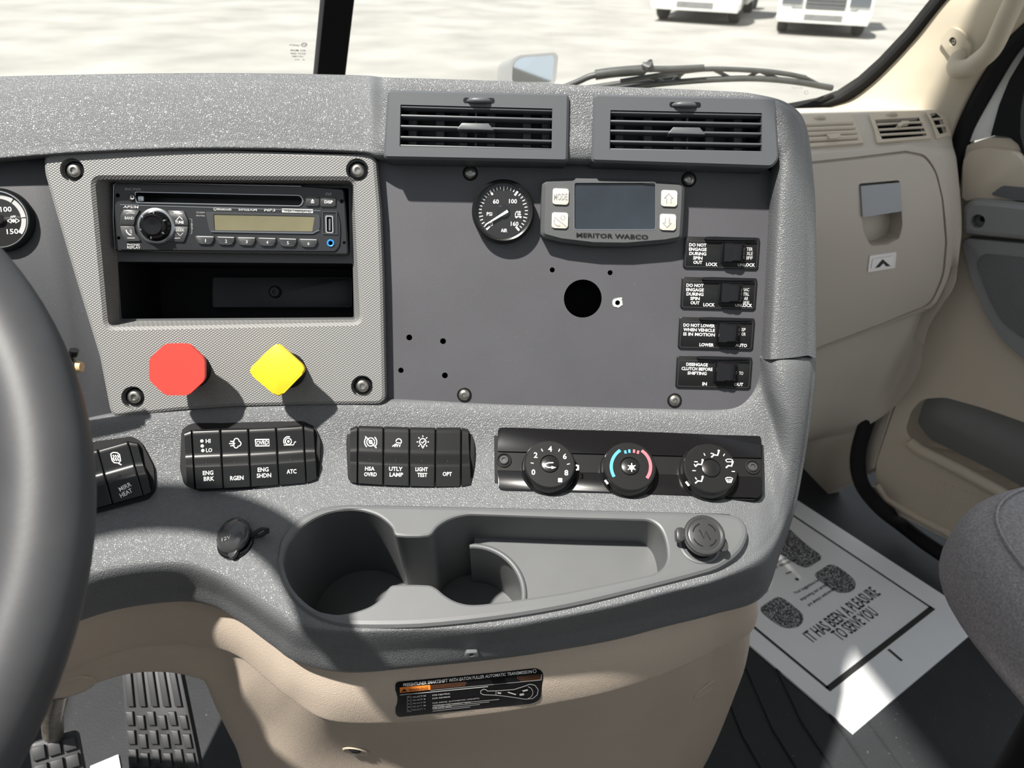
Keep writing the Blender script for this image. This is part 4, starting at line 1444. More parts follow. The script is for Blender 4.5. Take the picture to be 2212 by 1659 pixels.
b0 = bank('bank of black rocker switches beside the steering wheel, one marked MIRR HEAT', [(-240, 320), (-180, 270), (60, 190), (270, 160), (320, 190), (390, 330), (400, 460), (360, 510), (60, 590), (-130, 640), (-180, 600)],
     [(-210, 310), (-70, 268), (78, 232), (246, 186), (300, 196)], [(-130, 610), (18, 572), (160, 534), (332, 488), (380, 470)],
     {2: m_mirr}, (3,))
# a small red tell-tale lamp on that bank
_pl = plane_on(s_low, 200, 1060, 20, 20, 0.006)
_f = _pl.frame(203, 1070)
mb = MB()
mb.lathe([(0.0055, 0.0), (0.0052, 0.003), (0.0035, 0.005), (0.00001, 0.0057)], 20)
tag(mb.build('warning_lamp', 'red_lamp', None, _f.M, smooth=60), 'small dark red lamp beside the steering wheel rim', 'lamp')

# ------------------------------------------------------------------ climate controls
ZC = zoom(1020, 880, 1760, 1260, 2212)
pl = plane_on(s_low, 1358, 998, 200, 45, 0.0008)
cf = pl.frame(*ZC(1015, 350), *ZC(1500, 365))
cl = thing('climate_panel', 'glossy black heater control panel with three round dials', 'control panel', cf.M)
C = ZF(cf, ZC)
mb = MB()
mb.slab(C.poly([(140, 102), (1880, 152), (1884, 600), (146, 548)], [60, 60, 60, 60], 0.002, n=6), -0.006, 0.002, 0.0015)
mb.build('panel_surround', 'matte_black', cl, smooth=45)
mb = MB()
mb.slab(C.poly([(166, 128), (1866, 178), (1868, 326), (164, 282)], [30, 30, 4, 4], 0.0052), 0.001, 0.0052, 0.0012)
mb.build('panel_face', 'gloss_black', cl, smooth=40)
mb = MB()
mb.slab(C.poly([(164, 408), (1868, 452), (1866, 582), (170, 534)], [4, 4, 36, 36], 0.0052), 0.001, 0.0052, 0.0012)
mb.build('panel_face', 'gloss_black', cl, smooth=40)
mb = MB()
mb.slab(C.poly([(164, 284), (1868, 328), (1868, 450), (164, 406)], 2, 0.0035), 0.001, 0.0034)
mb.build('panel_groove', 'satin_black', cl)
for x, y in ((205, 342), (1810, 386)):
    q_ = C.p(x, y, 0.0036)
    mb = MB()
    mb.lathe([(0.0068, 0.003), (0.0066, 0.0046), (0.0056, 0.0048), (0.0054, 0.0036), (0.00001, 0.0036)], 24, q_.x, q_.y)
    o = mb.build('screw_well', 'matte_black', cl, smooth=40)
    mb = MB()
    mb.lathe([(0.0044, 0.0034), (0.0043, 0.0046), (0.0034, 0.0054), (0.0022, 0.0054), (0.0019, 0.0042), (0.00001, 0.0042)], 16, q_.x, q_.y)
    mb.build('screw', 'rubber', o, smooth=40)
KH = 0.0185
def dial(name, x, y, r, marks):
    q_ = C.p(x, y, KH)
    k = C.sc(x, y, KH)
    rr = r * k
    mb = MB()
    mb.lathe([(rr * 1.06, 0.003), (rr * 1.05, 0.007), (rr * 1.0, 0.0085), (rr * 0.985, KH - 0.0035), (rr * 0.95, KH - 0.0008), (rr * 0.90, KH), (rr * 0.36, KH), (rr * 0.345, KH - 0.0012), (rr * 0.33, KH - 0.0012), (rr * 0.32, KH), (rr * 0.28, KH + 0.0005)], 56, q_.x, q_.y)
    o = mb.build(name, 'satin_black', cl, smooth=30)
    for m_, fn in marks:
        mb = MB()
        fn(mb)
        mb.build('dial_marking', m_, o)
    return o
HM = KH + 0.0004
def fan_marks(mb):
    for t, x, y in (('0', 395, 418), ('2', 410, 308), ('4', 503, 268), ('6', 598, 316), ('8', 608, 422)):
        C.text(mb, t, x, y, 24, 38, HM)
    for L in ([(378, 358), (396, 361)], [(447, 268), (455, 284)], [(565, 268), (558, 285)], [(630, 364), (612, 368)]):
        C.line(mb, L, 5, HM)
    C.line(mb, [(532, 388), (490, 388), (472, 378), (474, 366), (492, 358), (524, 357)], 7, HM + 0.0005)
    mb.flat(C.pts([(512, 378), (542, 388), (512, 398)], HM + 0.0005), HM + 0.0005)
    for a in (45, 135, 225, 315):
        C.dot(mb, 568 + 9 * math.cos(R(a)), 470 + 9 * math.sin(R(a)), 8, HM)
    C.line(mb, [(670, 375), (684, 376), (684, 402), (671, 402)], 12, HM - 0.001)
def blue_marks(mb):
    C.line(mb, arcpts(1022, 382, 124, 148, 238, 20), 20, HM)
    C.line(mb, [(987, 278), (992, 298)], 14, HM); C.line(mb, [(1014, 272), (1016, 293)], 14, HM)
def red_marks(mb):
    C.line(mb, arcpts(1028, 384, 124, -58, 36, 20), 20, HM)
    C.line(mb, [(1046, 272), (1044, 293)], 14, HM); C.line(mb, [(1074, 279), (1068, 299)], 14, HM)
def snow(mb):
    for a in (30, 90, 150):
        C.line(mb, [(1030 - 28 * math.cos(R(a)), 388 - 28 * math.sin(R(a))), (1030 + 28 * math.cos(R(a)), 388 + 28 * math.sin(R(a)))], 6, HM + 0.0005)
    C.line(mb, arcpts(1030, 388, 14, 0, 360, 6), 6, HM + 0.0005)
    C.line(mb, [(858, 470), (876, 494)], 14, HM - 0.003)
def fig(mb, x, y, s=1.0):
    C.line(mb, [(x + 24 * s, y - 16 * s), (x + 16 * s, y + 8 * s), (x - 6 * s, y + 4 * s), (x - 24 * s, y + 20 * s)], 9, HM)
    C.dot(mb, x + 24 * s, y - 22 * s, 7, HM)
def mode_marks(mb):
    fig(mb, 1568, 302); C.line(mb, [(1540, 296), (1560, 300)], 6, HM)
    fig(mb, 1464, 362); C.line(mb, [(1434, 350), (1456, 352)], 6, HM); C.line(mb, [(1440, 380), (1434, 366)], 6, HM)
    fig(mb, 1464, 470); C.line(mb, [(1440, 452), (1450, 466)], 6, HM)
    fig(mb, 1660, 372, 0.9)
    for y in (348, 466):
        C.line(mb, [(1636, y - 8), (1648, y - 14), (1668, y - 14), (1682, y - 8), (1674, y + 14 if y > 400 else y + 4), (1644, y + 14 if y > 400 else y + 4), (1636, y - 8)], 5, HM)
    for dx in (-8, 2, 12):
        C.line(mb, [(1658 + dx, 462), (1656 + dx, 476), (1660 + dx, 488)], 4, HM)
    for L in ([(1496, 296), (1504, 312)], [(1630, 300), (1622, 314)], [(1422, 408), (1444, 409)], [(1676, 413), (1696, 414)]):
        C.line(mb, L, 5, HM)
    C.line(mb, [(1380, 480), (1400, 506)], 14, HM - 0.003)
dial('fan_dial', 500, 365, 172, [('print_white', fan_marks)])
dial('temperature_dial', 1018, 380, 176, [('print_blue', blue_marks), ('print_red', red_marks), ('print_white', snow)])
dial('airflow_dial', 1540, 392, 180, [('print_white', mode_marks)])

# ------------------------------------------------------------------ cup holder tray
TP = Pl(LOW[10][3] + nrm(0, 70) * 0.006, nrm(0, 70))
tf = TP.frame(1000, 1330)
tr = thing('cup_holder_tray', 'grey moulded cup holder tray with two wells and a shallow bin', 'cup holder', tf.M)
T = ZF(tf)
OPEN = [(613, 1217), (619, 1185), (634, 1160), (655, 1136), (682, 1118), (712, 1106), (744, 1101), (770, 1101), (792, 1105), (815, 1113), (834, 1126), (847, 1140), (857, 1157), (925, 1157), (944, 1139), (960, 1127), (980, 1118), (1000, 1113), (1022, 1111),
        (1222, 1118), (1379, 1122), (1402, 1124), (1420, 1134), (1431, 1149), (1438, 1170), (1441, 1191), (1440, 1208), (1432, 1224), (1418, 1235), (1400, 1241), (1222, 1278), (1064, 1301), (1035, 1304), (1012, 1304), (992, 1300), (975, 1293), (958, 1282), (944, 1270), (925, 1262),
        (849, 1262), (834, 1275), (825, 1288), (813, 1299), (797, 1309), (776, 1317), (753, 1323), (729, 1326), (705, 1323), (682, 1317), (659, 1304), (640, 1285), (625, 1264), (616, 1244)]
def smooth_loop(L, n=3):
    P = [V(p) for p in L]
    m = len(P)
    out = []
    for i in range(m):
        p0, p1, p2, p3 = P[i - 1], P[i], P[(i + 1) % m], P[(i + 2) % m]
        for j in range(n):
            u = j / n
            m1, m2 = (p2 - p0) * 0.5, (p3 - p1) * 0.5
            l = (p2 - p1).length
            for q_ in (m1, m2):
                if q_.length > 1.3 * l:
                    q_ *= 1.3 * l / q_.length
            out.append(p1 * (2 * u**3 - 3 * u**2 + 1) + m1 * (u**3 - 2 * u**2 + u) + p2 * (-2 * u**3 + 3 * u**2) + m2 * (u**3 - u**2))
    return out
to = ccw([T.p(p.x, p.y) for p in smooth_loop(TRAY_OUT)])
ti = ccw([T.p(p.x, p.y) for p in smooth_loop(OPEN)])
dn = tf.I.to_3x3() @ V((0, 0.40, -0.95))
def shift(loop, d):
    return [V((p.x + dn.x * d, p.y + dn.y * d)) for p in loop], dn.z * d
mb = MB()
t1, t2, t3 = inset(to, 0.0055), inset(to, 0.0028), inset(to, 0.0009)
o1, o2 = inset(ti, -0.0022), inset(ti, -0.0007)
mb.holed(t1, [o1], 0, 0.0, wall=False)
mb.wall(t2, -0.0006, t1, 0.0)
mb.wall(t3, -0.0026, t2, -0.0006)
mb.wall(to, -0.012, t3, -0.0026)
mb.wall(o2, -0.0006, o1, 0.0, True)
mb.wall(ti, -0.0022, o2, -0.0006, True)
lo, z = shift(ti, 0.125)
mb.wall(lo, z, ti, -0.0022, True)
mb.build('tray_rim', 'tray', tr, smooth=50)
mb = MB()
mb.flat(lo, z + 0.0005)
mb.build('well_floor', 'tray', tr)
# shallow bin floor with the half ring of the second well
lo, z = shift(ti, 0.044)
FP = Pl(TP.P + V((0, 0.40, -0.95)) * 0.044, TP.n)
fpx = lambda x, y: V((tf.I @ FP.w(x, y)).xy)
cc = fpx(1018, 1284)
rc = (fpx(1132, 1284) - cc).length
hole = circ(cc.x, cc.y, rc, 48)
vs, fs = cdt(ccw(lo), [hole])
fs = [f for f in fs if (vs[f[0]].x + vs[f[1]].x + vs[f[2]].x) / 3 > cc.x]
mb = MB()
mb.add([V((v.x, v.y, z)) for v in vs], fs)
mb.build('bin_floor', 'tray', tr)
mb = MB()
arc = [V((cc.x + rc * math.cos(R(a)), cc.y + rc * math.sin(R(a)))) for a in range(-95, 96, 5)]
dd = V((dn.x, dn.y)) * 0.081
n = len(arc)
mb.add([V((p.x, p.y, z)) for p in arc] + [V((p.x + dd.x, p.y + dd.y, z + dn.z * 0.081)) for p in arc], [(i, i + 1, n + i + 1, n + i) for i in range(n - 1)])
mb.tube([V((p.x, p.y, z + 0.0004)) for p in arc], 0.0026, 8)
mb.build('well_ring', 'tray', tr, smooth=50)

# ------------------------------------------------------------------ power outlets with rubber caps
pl = plane_on(s_low, 508, 1165, 30, 30, 0.0)
of = pl.frame(510, 1172)
ot = thing('power_outlet', 'black domed power outlet cap on the ledge below the switch bank', 'power outlet', of.M, 'capped power outlets')
mb = MB(); mb.lathe([(0.0150, -0.003), (0.0150, 0.0022), (0.0138, 0.0034), (0.0128, 0.0034)], 40); mb.build('socket_ring', 'gloss_black', ot, smooth=40)
mb = MB()
tilt = trans(V((-0.001, 0.0035, 0.0035))) @ Matrix.Rotation(R(-9), 4, 'Y') @ Matrix.Rotation(R(10), 4, 'X')
mb.lathe([(0.0140, 0.0), (0.0150, 0.0012), (0.0150, 0.0034), (0.0143, 0.0050), (0.0115, 0.0066), (0.0070, 0.0076), (0.00001, 0.0080)], 44, M=tilt)
cp_ = mb.build('outlet_cap', 'rubber_cap', ot, smooth=40)
mb = MB()
mb.slab(roundpoly([V((0.002, -0.0135)), V((0.011, -0.0095)), V((0.010, -0.0165)), V((0.006, -0.0185))], 0.0025), 0.0012, 0.0042, 0.0008, M=tilt)
mb.build('cap_tab', 'rubber_cap', cp_)
mb = MB()
mb.tube([V((0.0125, 0.0075, 0.003)), V((0.0165, 0.0105, 0.0075)), V((0.0215, 0.0135, 0.0105)), V((0.0245, 0.0150, 0.0085)), V((0.0235, 0.0140, 0.0045)), V((0.0190, 0.0110, 0.0020)), V((0.0140, 0.0085, 0.0010))], 0.0011, 8, flat=2.2)
mb.build('cap_strap', 'rubber_cap', cp_, smooth=50)
mb = MB()
mb.text('12V', -0.001, -0.004, 0.0085, 0.0030, 0.0082, rot=0.5, M=tilt)
mb.build('lettering', 'print_dim', cp_)

of = TP.frame(1511, 1178)
o2t = thing('power_outlet', 'black round power outlet cap standing on the end of the cup holder tray', 'power outlet', of.M, 'capped power outlets')
mb = MB(); mb.lathe([(0.0165, -0.001), (0.0165, 0.0008), (0.0150, 0.0016), (0.0140, 0.0010), (0.0125, 0.0006)], 40); mb.build('socket_ring', 'tray', o2t, smooth=40)
mb = MB()
mb.lathe([(0.0120, 0.0), (0.0120, 0.004), (0.0128, 0.0048), (0.0122, 0.0060), (0.0130, 0.0074), (0.0124, 0.0088), (0.0132, 0.0100), (0.0136, 0.012)], 40)
mb.build('threaded_neck', 'matte_black', o2t, smooth=30)
tilt = trans(V((0.0005, 0.0012, 0.0125))) @ Matrix.Rotation(R(12), 4, 'X')
mb = MB()
mb.lathe([(0.0150, 0.0), (0.0162, 0.0008), (0.0164, 0.0044), (0.0156, 0.0056), (0.0142, 0.0058), (0.0126, 0.0050), (0.0120, 0.0052), (0.00001, 0.0054)], 48, M=tilt)
cp_ = mb.build('outlet_cap', 'rubber_cap', o2t, smooth=30)
mb = MB()
for a0, a1 in ((20, 70), (110, 170), (200, 260), (290, 340)):
    mb.ribbon([V((0.0095 * math.cos(R(a)), 0.0095 * math.sin(R(a)))) for a in range(a0, a1, 8)], 0.0009, 0.0056, M=tilt)
mb.ribbon([V((-0.004, 0.004)), V((-0.001, -0.003)), V((0.001, 0.003)), V((0.004, -0.004))], 0.0009, 0.0057, M=tilt)
mb.build('raised_marking', 'satin_black', cp_)
mb = MB(); mb.slab(roundpoly([V((0.0150, -0.002)), V((0.0195, -0.0075)), V((0.0170, -0.0125)), V((0.0110, -0.0115))], 0.003), 0.0006, 0.0026, 0.0006, M=tilt); mb.build('cap_tab', 'rubber_cap', cp_)
mb = MB(); mb.slab(rrect(-0.0185, 0.001, 0.007, 0.0105, 0.002), -0.004, 0.003, 0.0008, M=tilt); mb.build('cap_hinge', 'rubber_cap', cp_)

# ------------------------------------------------------------------ small fixings of the console
def dimple(px, py, r, label):
    loc, n = s_bg.at(px, py, 0.0005)
    pl_ = Pl(loc, n)
    f = pl_.frame(px, py)
    t = thing('console_screw', label, 'screw', f.M)
    mb = MB()
    mb.lathe([(r * 1.25, 0.0), (r * 1.12, 0.0014), (r, 0.0008), (r * 0.9, 0.0003), (0.00001, 0.0003)], 28)
    mb.build('screw_recess', 'beige', t, smooth=50)
    mb = MB()
    mb.lathe([(r * 0.55, 0.0), (r * 0.55, 0.0012), (r * 0.4, 0.0020), (r * 0.25, 0.0020), (r * 0.2, 0.001), (0.00001, 0.001)], 16, 0, r * 0.2)
    mb.build('screw_head', 'rubber', t, smooth=40)
for px_, py_, rr_ in ((1528, 1488, 0.010), (152, 1484, 0.011)):
    loc, n = s_bg.at(px_, py_, 0.0004)
    f = Pl(loc, n).frame(px_, py_)
    mb = MB()
    mb.lathe([(rr_ * 1.5, 0.0), (rr_ * 1.35, 0.0012), (rr_ * 1.1, 0.0004), (rr_ * 0.6, 0.0002), (0.00001, 0.0002)], 28, M=KM.inverted() @ f.M, sx=1.35)
    mb.build('moulded_dent', 'beige', console, smooth=60)
dimple(768, 1622, 0.011, 'black screw sunk in the beige console below the warning label')
loc, n = s_low.at(1018, 1408, 0.0006)
f = Pl(loc, n).frame(1018, 1408)
mb = MB()
mb.holed(roundpoly([V((-0.0055, -0.003)), V((0.0055, -0.003)), V((0.005, 0.003)), V((-0.004, 0.0035))], 0.002), [circ(0, 0, 0.0021, 10)], -0.001, 0.0030)
ch = thing('trim_clip', 'small dark clip hole in the front face of the padded ledge', 'clip', f.M)
mb.build('clip_rim', 'pad_plain', ch)

# ------------------------------------------------------------------ warning label on the console
ZL = zoom(840, 1420, 1190, 1560, 2212)
lo_, n_ = s_bg.at(1010, 1495, 0.0)
LM = trans(lo_)
LI = LM.inverted()
lab = thing('warning_label', 'black transmission warning label with an orange box on beige console', 'label', LM)
def Lpt(x, y, off):
    return LI @ s_bg.at(*ZL(x, y), off)[0]
def lab_shape(mb, px_pts, off, grid=0):
    o2 = ccw([V(p) for p in px_pts])
    vs, fs = cdt(o2, (), grid)
    P = [Lpt(v.x, v.y, off) for v in vs]
    fs = [f[::-1] for f in fs]
    mb.add(P, fs)
def lab_text(mb, t, x, y, w, h, off, slope=-0.105, bold=0.01):
    vs, fs = text_geo(t, bold)
    a = math.atan(slope)
    P = []
    for v in vs:
        X = v.x * w; Y = -v.y * h
        P.append(Lpt(x + X * math.cos(a), y + X * math.sin(a) + Y, off))
    mb.add(P, fs)
def lab_line(mb, L, w, off):
    for p, q_ in zip(L, L[1:]):
        d = V((q_[0] - p[0], q_[1] - p[1])).normalized()
        nn = V((-d.y, d.x)) * (w / 2)
        lab_shape(mb, [V(p) + nn, V(p) - nn, V(q_) - nn, V(q_) + nn], off)
outl = [V(p) for p in [(88, 330), (2020, 140), (2110, 200), (2068, 570), (1950, 625), (130, 808), (92, 760)]]
mb = MB(); lab_shape(mb, roundpoly(outl, [60, 60, 60, 60, 60, 40, 40], 5), 0.0006, 110)
mb.build('label_sheet', 'gloss_black', lab)
mb = MB(); lab_shape(mb, [V(p) for p in ((150, 398), (565, 362), (568, 428), (153, 470))], 0.0012); mb.build('label_print', 'print_orange', lab)
mb = MB()
lab_shape(mb, [V(p) for p in ((165, 452), (210, 408), (256, 444))], 0.0018)
lab_text(mb, 'WARNING', 400, 416, 260, 40, 0.0018)
mb.build('label_print', 'print_black', lab)
mb = MB()
for j in range(4):
    lab_line(mb, [(572, 372 + j * 14), (2075, 222 + j * 20)], 9, 0.0012)
mb.build('label_print', 'print_rust', lab)
mb = MB()
lab_text(mb, 'FREIGHTLINER SMARTSHIFT WITH EATON FULLER AUTOMATIC TRANSMISSION', 1072, 268, 1760, 44, 0.0016)
lab_line(mb, arcpts(1984, 170, 22, 0, 360, 12), 6, 0.0016)
mb.build('lettering', 'print_white', lab)
mb = MB()
lab_line(mb, [(150, 494), (1350, 380)], 10, 0.0016)
lab_line(mb, [(2080, 212), (2072, 290), (568, 432)], 5, 0.0016)
lab_line(mb, [(250, 512), (252, 720), (304, 714), (302, 508), (250, 512)], 5, 0.0016)
for j, (t, u) in enumerate((('SELECT N', 'FOR NEUTRAL'), ('SELECT R', 'FOR REVERSE'), ('SELECT D', 'FOR DRIVE, AUTOMATIC UPSHIFTS'), ('SELECT M', 'TO HOLD THE CURRENT GEAR'), ('SELECT L', 'FOR LOW GEAR'))):
    y = 512 + j * 43
    lab_text(mb, t, 412, y + 2, 180, 20, 0.0016)
    lab_text(mb, u, 594 + 11 * len(u), y - 26, 22 * len(u), 18, 0.0016)
    lab_text(mb, 'RNDML'[j], 276, y + 14, 20, 22, 0.0016)
for j in range(4):
    lab_line(mb, [(596, 634 + j * 26), (1500 - j * 130, 552 + j * 34)], 6, 0.0016)
lab_line(mb, [(1250, 470), (1250, 436), (1290, 414), (1330, 424), (1340, 440), (1470, 436), (1700, 420), (1840, 376), (1920, 346), (1990, 362), (2032, 420), (2020, 490), (1960, 540), (1860, 550), (1640, 516), (1450, 494), (1290, 490), (1250, 470)], 7, 0.0016)
lab_line(mb, [(1460, 440), (1458, 494)], 6, 0.0016)
lab_line(mb, [(1480, 464), (1530, 468)], 20, 0.0016)
lab_line(mb, [(1620, 454), (1730, 488)], 16, 0.0016)
lab_line(mb, [(1820, 440), (1890, 424)], 20, 0.0016)
lab_line(mb, [(1780, 490), (1840, 482)], 26, 0.0016)
lab_line(mb, arcpts(1880, 460, 80, -80, 80, 10), 6, 0.0016)
mb.build('label_print', 'print_grey', lab)

# ================================================================== left of the fascia
IP = Pl(CP.w(232, 700, 0.020), nrm(11, 25.5))
ipf = IP.frame(100, 930)
ins = thing('instrument_panel', 'dark speckled instrument panel between fascia and steering wheel', 'panel', ipf.M)
MB().slab(ipf.ls([(-200, 352), (60, 346), (104, 344), (125, 440), (166, 592), (216, 750), (250, 898), (185, 925), (-200, 1010)]), -0.004, 0.0, 0.001).build('panel_plate', 'cluster', ins)
mb = MB()
for L in ([(212, 640), (216, 636), (240, 700), (236, 704)],):
    mb.flat(ipf.ls(L), 0.0003)
gq = IP.frame(4, 476)
pg = thing('pressure_gauge', 'round chrome-rimmed gauge reading 100 and 150 behind the steering wheel', 'gauge', gq.M)
rr = 67 * (gq.l(40, 476) - gq.l(-40, 476)).length / 80
mb = MB(); mb.lathe([(rr * 1.10, 0.0), (rr * 1.10, 0.004), (rr * 1.02, 0.007), (rr * 0.99, 0.007)], 56, top=False); mb.build('gauge_bezel', 'satin_black', pg, smooth=40)
mb = MB(); mb.lathe([(rr, 0.006), (rr * 0.985, 0.0078), (rr * 0.95, 0.0078), (rr * 0.93, 0.006)], 56, top=False); mb.build('chrome_ring', 'chrome', pg, smooth=40)
mb = MB(); mb.flat(circ(0, 0, rr * 0.95, 48), 0.005); df = mb.build('dial_face', 'matte_black', pg)
def gz(a, r):
    return V((r * math.sin(R(a)), r * math.cos(R(a))))
mb = MB()
for a0, a1 in ((-130, -80), (-77, -30), (-27, 38), (41, 86), (89, 128)):
    mb.ribbon([gz(a0 + (a1 - a0) * i / 10, rr * 0.80) for i in range(11)], rr * 0.15, 0.0053)
mb.build('scale_marking', 'print_grey', df)
mb = MB()
Gq = ZF(gq)
Gq.text(mb, '100', 13, 452, 24, 12, 0.0053); Gq.text(mb, '150', 27, 500, 25, 12, 0.0053); Gq.text(mb, 'APP', 28, 468, 12, 5, 0.0053)
Gq.line(mb, [(16, 477), (24, 472), (24, 482), (16, 477)], 2, 0.0053); Gq.line(mb, [(42, 477), (34, 472), (34, 482), (42, 477)], 2, 0.0053); Gq.dot(mb, 29, 477, 4, 0.0053)
mb.build('lettering', 'print_white', df)
mb = MB(); mb.lathe([(rr * 0.2, 0.005), (rr * 0.2, 0.0068), (rr * 0.16, 0.0074)], 24); mb.build('needle_hub', 'satin_black', pg)
mb = MB(); mb.flat(circ(0, 0, rr * 0.96, 40), 0.0070); mb.build('glass', 'gauge_glass', pg)

# ------------------------------------------------------------------ steering wheel and stalk
WN = (-FW * math.cos(R(50)) + UP * math.sin(R(50))).normalized()
WP = CAM + ray(103, 1062) * 0.365
WR_ = 0.212
wc = WP - TR * WR_
wey = WN.cross(TR)
WM = Matrix(((TR.x, wey.x, WN.x, wc.x), (TR.y, wey.y, WN.y, wc.y), (TR.z, wey.z, WN.z, wc.z), (0, 0, 0, 1)))
sw = thing('steering_wheel', 'black leather steering wheel rim in front of the dashboard', 'steering wheel', WM)
mb = MB()
mb.tube([V((WR_ * math.cos(2 * math.pi * i / 128), WR_ * math.sin(2 * math.pi * i / 128), 0)) for i in range(128)], 0.0205, 28, True)
mb.build('rim', 'wheel_leather', sw, smooth=80)
for a in (165, 195, 262):
    mb = MB()
    mb.tube([V((0.05 * math.cos(R(a)), 0.05 * math.sin(R(a)), -0.035)), V((0.14 * math.cos(R(a)), 0.14 * math.sin(R(a)), -0.022)), V((0.222 * math.cos(R(a)), 0.222 * math.sin(R(a)), 0))], [0.016, 0.012, 0.010], 12, flat=1.6)
    mb.build('spoke', 'wheel_leather', sw, smooth=60)
mb = MB(); mb.lathe([(0.06, -0.06), (0.075, -0.04), (0.07, -0.022), (0.05, -0.016), (0.00001, -0.014)], 40); mb.build('hub', 'wheel_leather', sw, smooth=50)
mb = MB(); mb.tube([V((0, 0, -0.05)), V((0, 0, -0.22))], [0.045, 0.05], 24); mb.build('steering_column', 'matte_black', sw, smooth=50)

def rel(M, *pts):
    I = M.inverted()
    return [I @ p for p in pts]
tip = IP.w(163, 792, 0.06)
SM = trans(tip)
st = thing('column_lever', 'black column lever with a tan tip peeping out behind the wheel rim', 'lever', SM)
mb = MB(); mb.tube(rel(SM, tip, tip - TR * 0.05 + UP * 0.002, tip - TR * 0.16 - UP * 0.03), [0.0062, 0.008, 0.009], 16); mb.build('lever_arm', 'satin_black', st, smooth=50)
mb = MB(); mb.lathe([(0.004, 0.0), (0.0048, 0.003), (0.0040, 0.0062), (0.00001, 0.0066)], 16, M=Matrix.Rotation(R(90), 4, 'Y') @ trans(V((0, 0, -0.001)))); mb.build('lever_button', 'tan_plastic', st, smooth=60)
mb = MB(); mb.tube(rel(SM, tip + V((-0.004, 0, 0.008)), tip + V((0.002, 0.0, 0.012)), tip + V((0.003, 0, 0.015))), 0.0035, 12); mb.build('lever_switch', 'gloss_black', st, smooth=50)

# ================================================================== room shell
def cabbox(name, lo, hi, m):
    M = cabM((lo[0] + hi[0]) / 2, (lo[1] + hi[1]) / 2, lo[2])
    mb = MB()
    w, d, h = (hi[0] - lo[0]) / 2, (hi[1] - lo[1]) / 2, hi[2] - lo[2]
    mb.box((-w, -d, 0), (w, d, h))
    o = mb.build(name, m, None, M)
    o['kind'] = 'structure'
    return o
floor = cabbox('floor', (-1.10, -0.75, -0.05), (1.22, 1.46, 0.0), 'rubber_floor')
cabbox('wall_front', (-1.10, 1.40, 0.0), (1.14, 1.46, 0.71), 'rubber_floor')
cabbox('shading_half_ceiling', (-0.03, -0.8, 1.90), (1.16, 0.93, 1.95), 'beige_pillar')  # unseen roof over the passenger half only, edge set to keep the dashboard sunlit
cabbox('wall_left', (-1.16, -0.7, 0.0), (-1.10, 1.4, 1.3), 'glove_beige')
cabbox('wall_back', (-1.10, -0.80, 0.0), (1.16, -0.75, 1.2), 'glove_beige')
cabbox('trim_4', (1.221, 0.10, -0.09), (1.50, 1.30, -0.02), 'rubber_floor')
# moulded ribs in the floor mat
for k in range(5):
    mb = MB()
    M = cabM(0.60 + k * 0.055, 0.35, 0.0)
    mb.tube([V((0, -0.6, 0.0005)), V((0.0, 0.30, 0.0005)), V((0.02, 0.42, 0.0005))], 0.004, 6, )
    o = mb.build('floor_rib', 'rubber_floor', floor)
    o.parent = floor
    o.matrix_parent_inverse = (cabM(0.06, 0.355, -0.05)).inverted()
    o.matrix_basis = M
# kick side beside the passenger's feet
mb = MB()
side = [cab(1.12, 1.17, 0.0), cab(1.12, 1.42, 0.0), cab(1.12, 1.42, 0.80), cab(1.12, 1.10, 0.80), cab(1.12, 1.075, 0.45), cab(1.12, 1.07, 0.15)]
KR = trans(cab(1.13, 1.2, 0.0))
mb.add(rel(KR, *side) + rel(KR, *[p + TR * 0.03 for p in side]), [(0, 1, 2, 3, 4, 5), (11, 10, 9, 8, 7, 6)] + [(i, (i + 1) % 6, 6 + (i + 1) % 6, 6 + i)[::-1] for i in range(6)])
o = mb.build('wall_right', 'glove_beige', None, KR)
o['kind'] = 'structure'

# ------------------------------------------------------------------ windshield
WRp = Pl(cab(1.02, 1.33, 0.84), (cab(0.07, 1.46, 0.86) - cab(1.02, 1.33, 0.84)).cross(-FW * math.sin(R(34)) + UP * math.cos(R(34))))
if WRp.n.dot(CAM - WRp.P) < 0:
    WRp = Pl(WRp.P, -WRp.n)
mirrorn = WRp.n - TR * (2 * WRp.n.dot(TR))
WLp = Pl(cab(0.07, 1.46, 0.86), mirrorn)
FR = [(2030, 0), (1965, 80), (1905, 143), (1860, 183), (1815, 212), (1770, 228), (1730, 236)]
wnd = struct('window_1', trans(cab(0.5, 1.4, 0.85)))
WMI = FRAMES[wnd].inverted()
mb = MB()
gl = [WRp.w(x, y) for x, y in [(775, -420), (735, 330), (1300, 330), (1760, 300), (1900, 220), (2060, 40), (2170, -120), (2400, -420)]]
mb.add([WMI @ p for p in gl], [tuple(range(len(gl)))])
mb.build('windshield_pane', 'windshield_glass', wnd, smooth=0)
# the black border along the pillar
mb = MB()
inner = [(2300, -330), (2105, -90), *FR, (1650, 250)]
outer_ = [(2325, -320), (2130, -80), (2046, 2), (1980, 84), (1921, 148), (1876, 190), (1832, 220), (1790, 236), (1740, 250), (1650, 262)]
a = [WRp.w(x, y, 0.004) for x, y in inner]
b = [WRp.w(x, y, 0.004) for x, y in outer_]
n = len(a)
c_ = [p - WRp.n * 0.02 for p in a]
mb.add([WMI @ p for p in a + b + c_], [(i, n + i, n + i + 1, i + 1) for i in range(n - 1)] + [(i, i + 1, 2 * n + i + 1, 2 * n + i) for i in range(n - 1)])
mb.build('windshield_seal', 'matte_black', wnd, smooth=40)
w2 = struct('window_2', trans(cab(-0.5, 1.4, 0.85)))
W2I = FRAMES[w2].inverted()
mb = MB()
gl = [WLp.w(x, y) for x, y in [(770, -420), (722, 330), (100, 330), (-300, 330), (-300, -420)]]
mb.add([W2I @ p for p in gl], [tuple(range(len(gl)))])
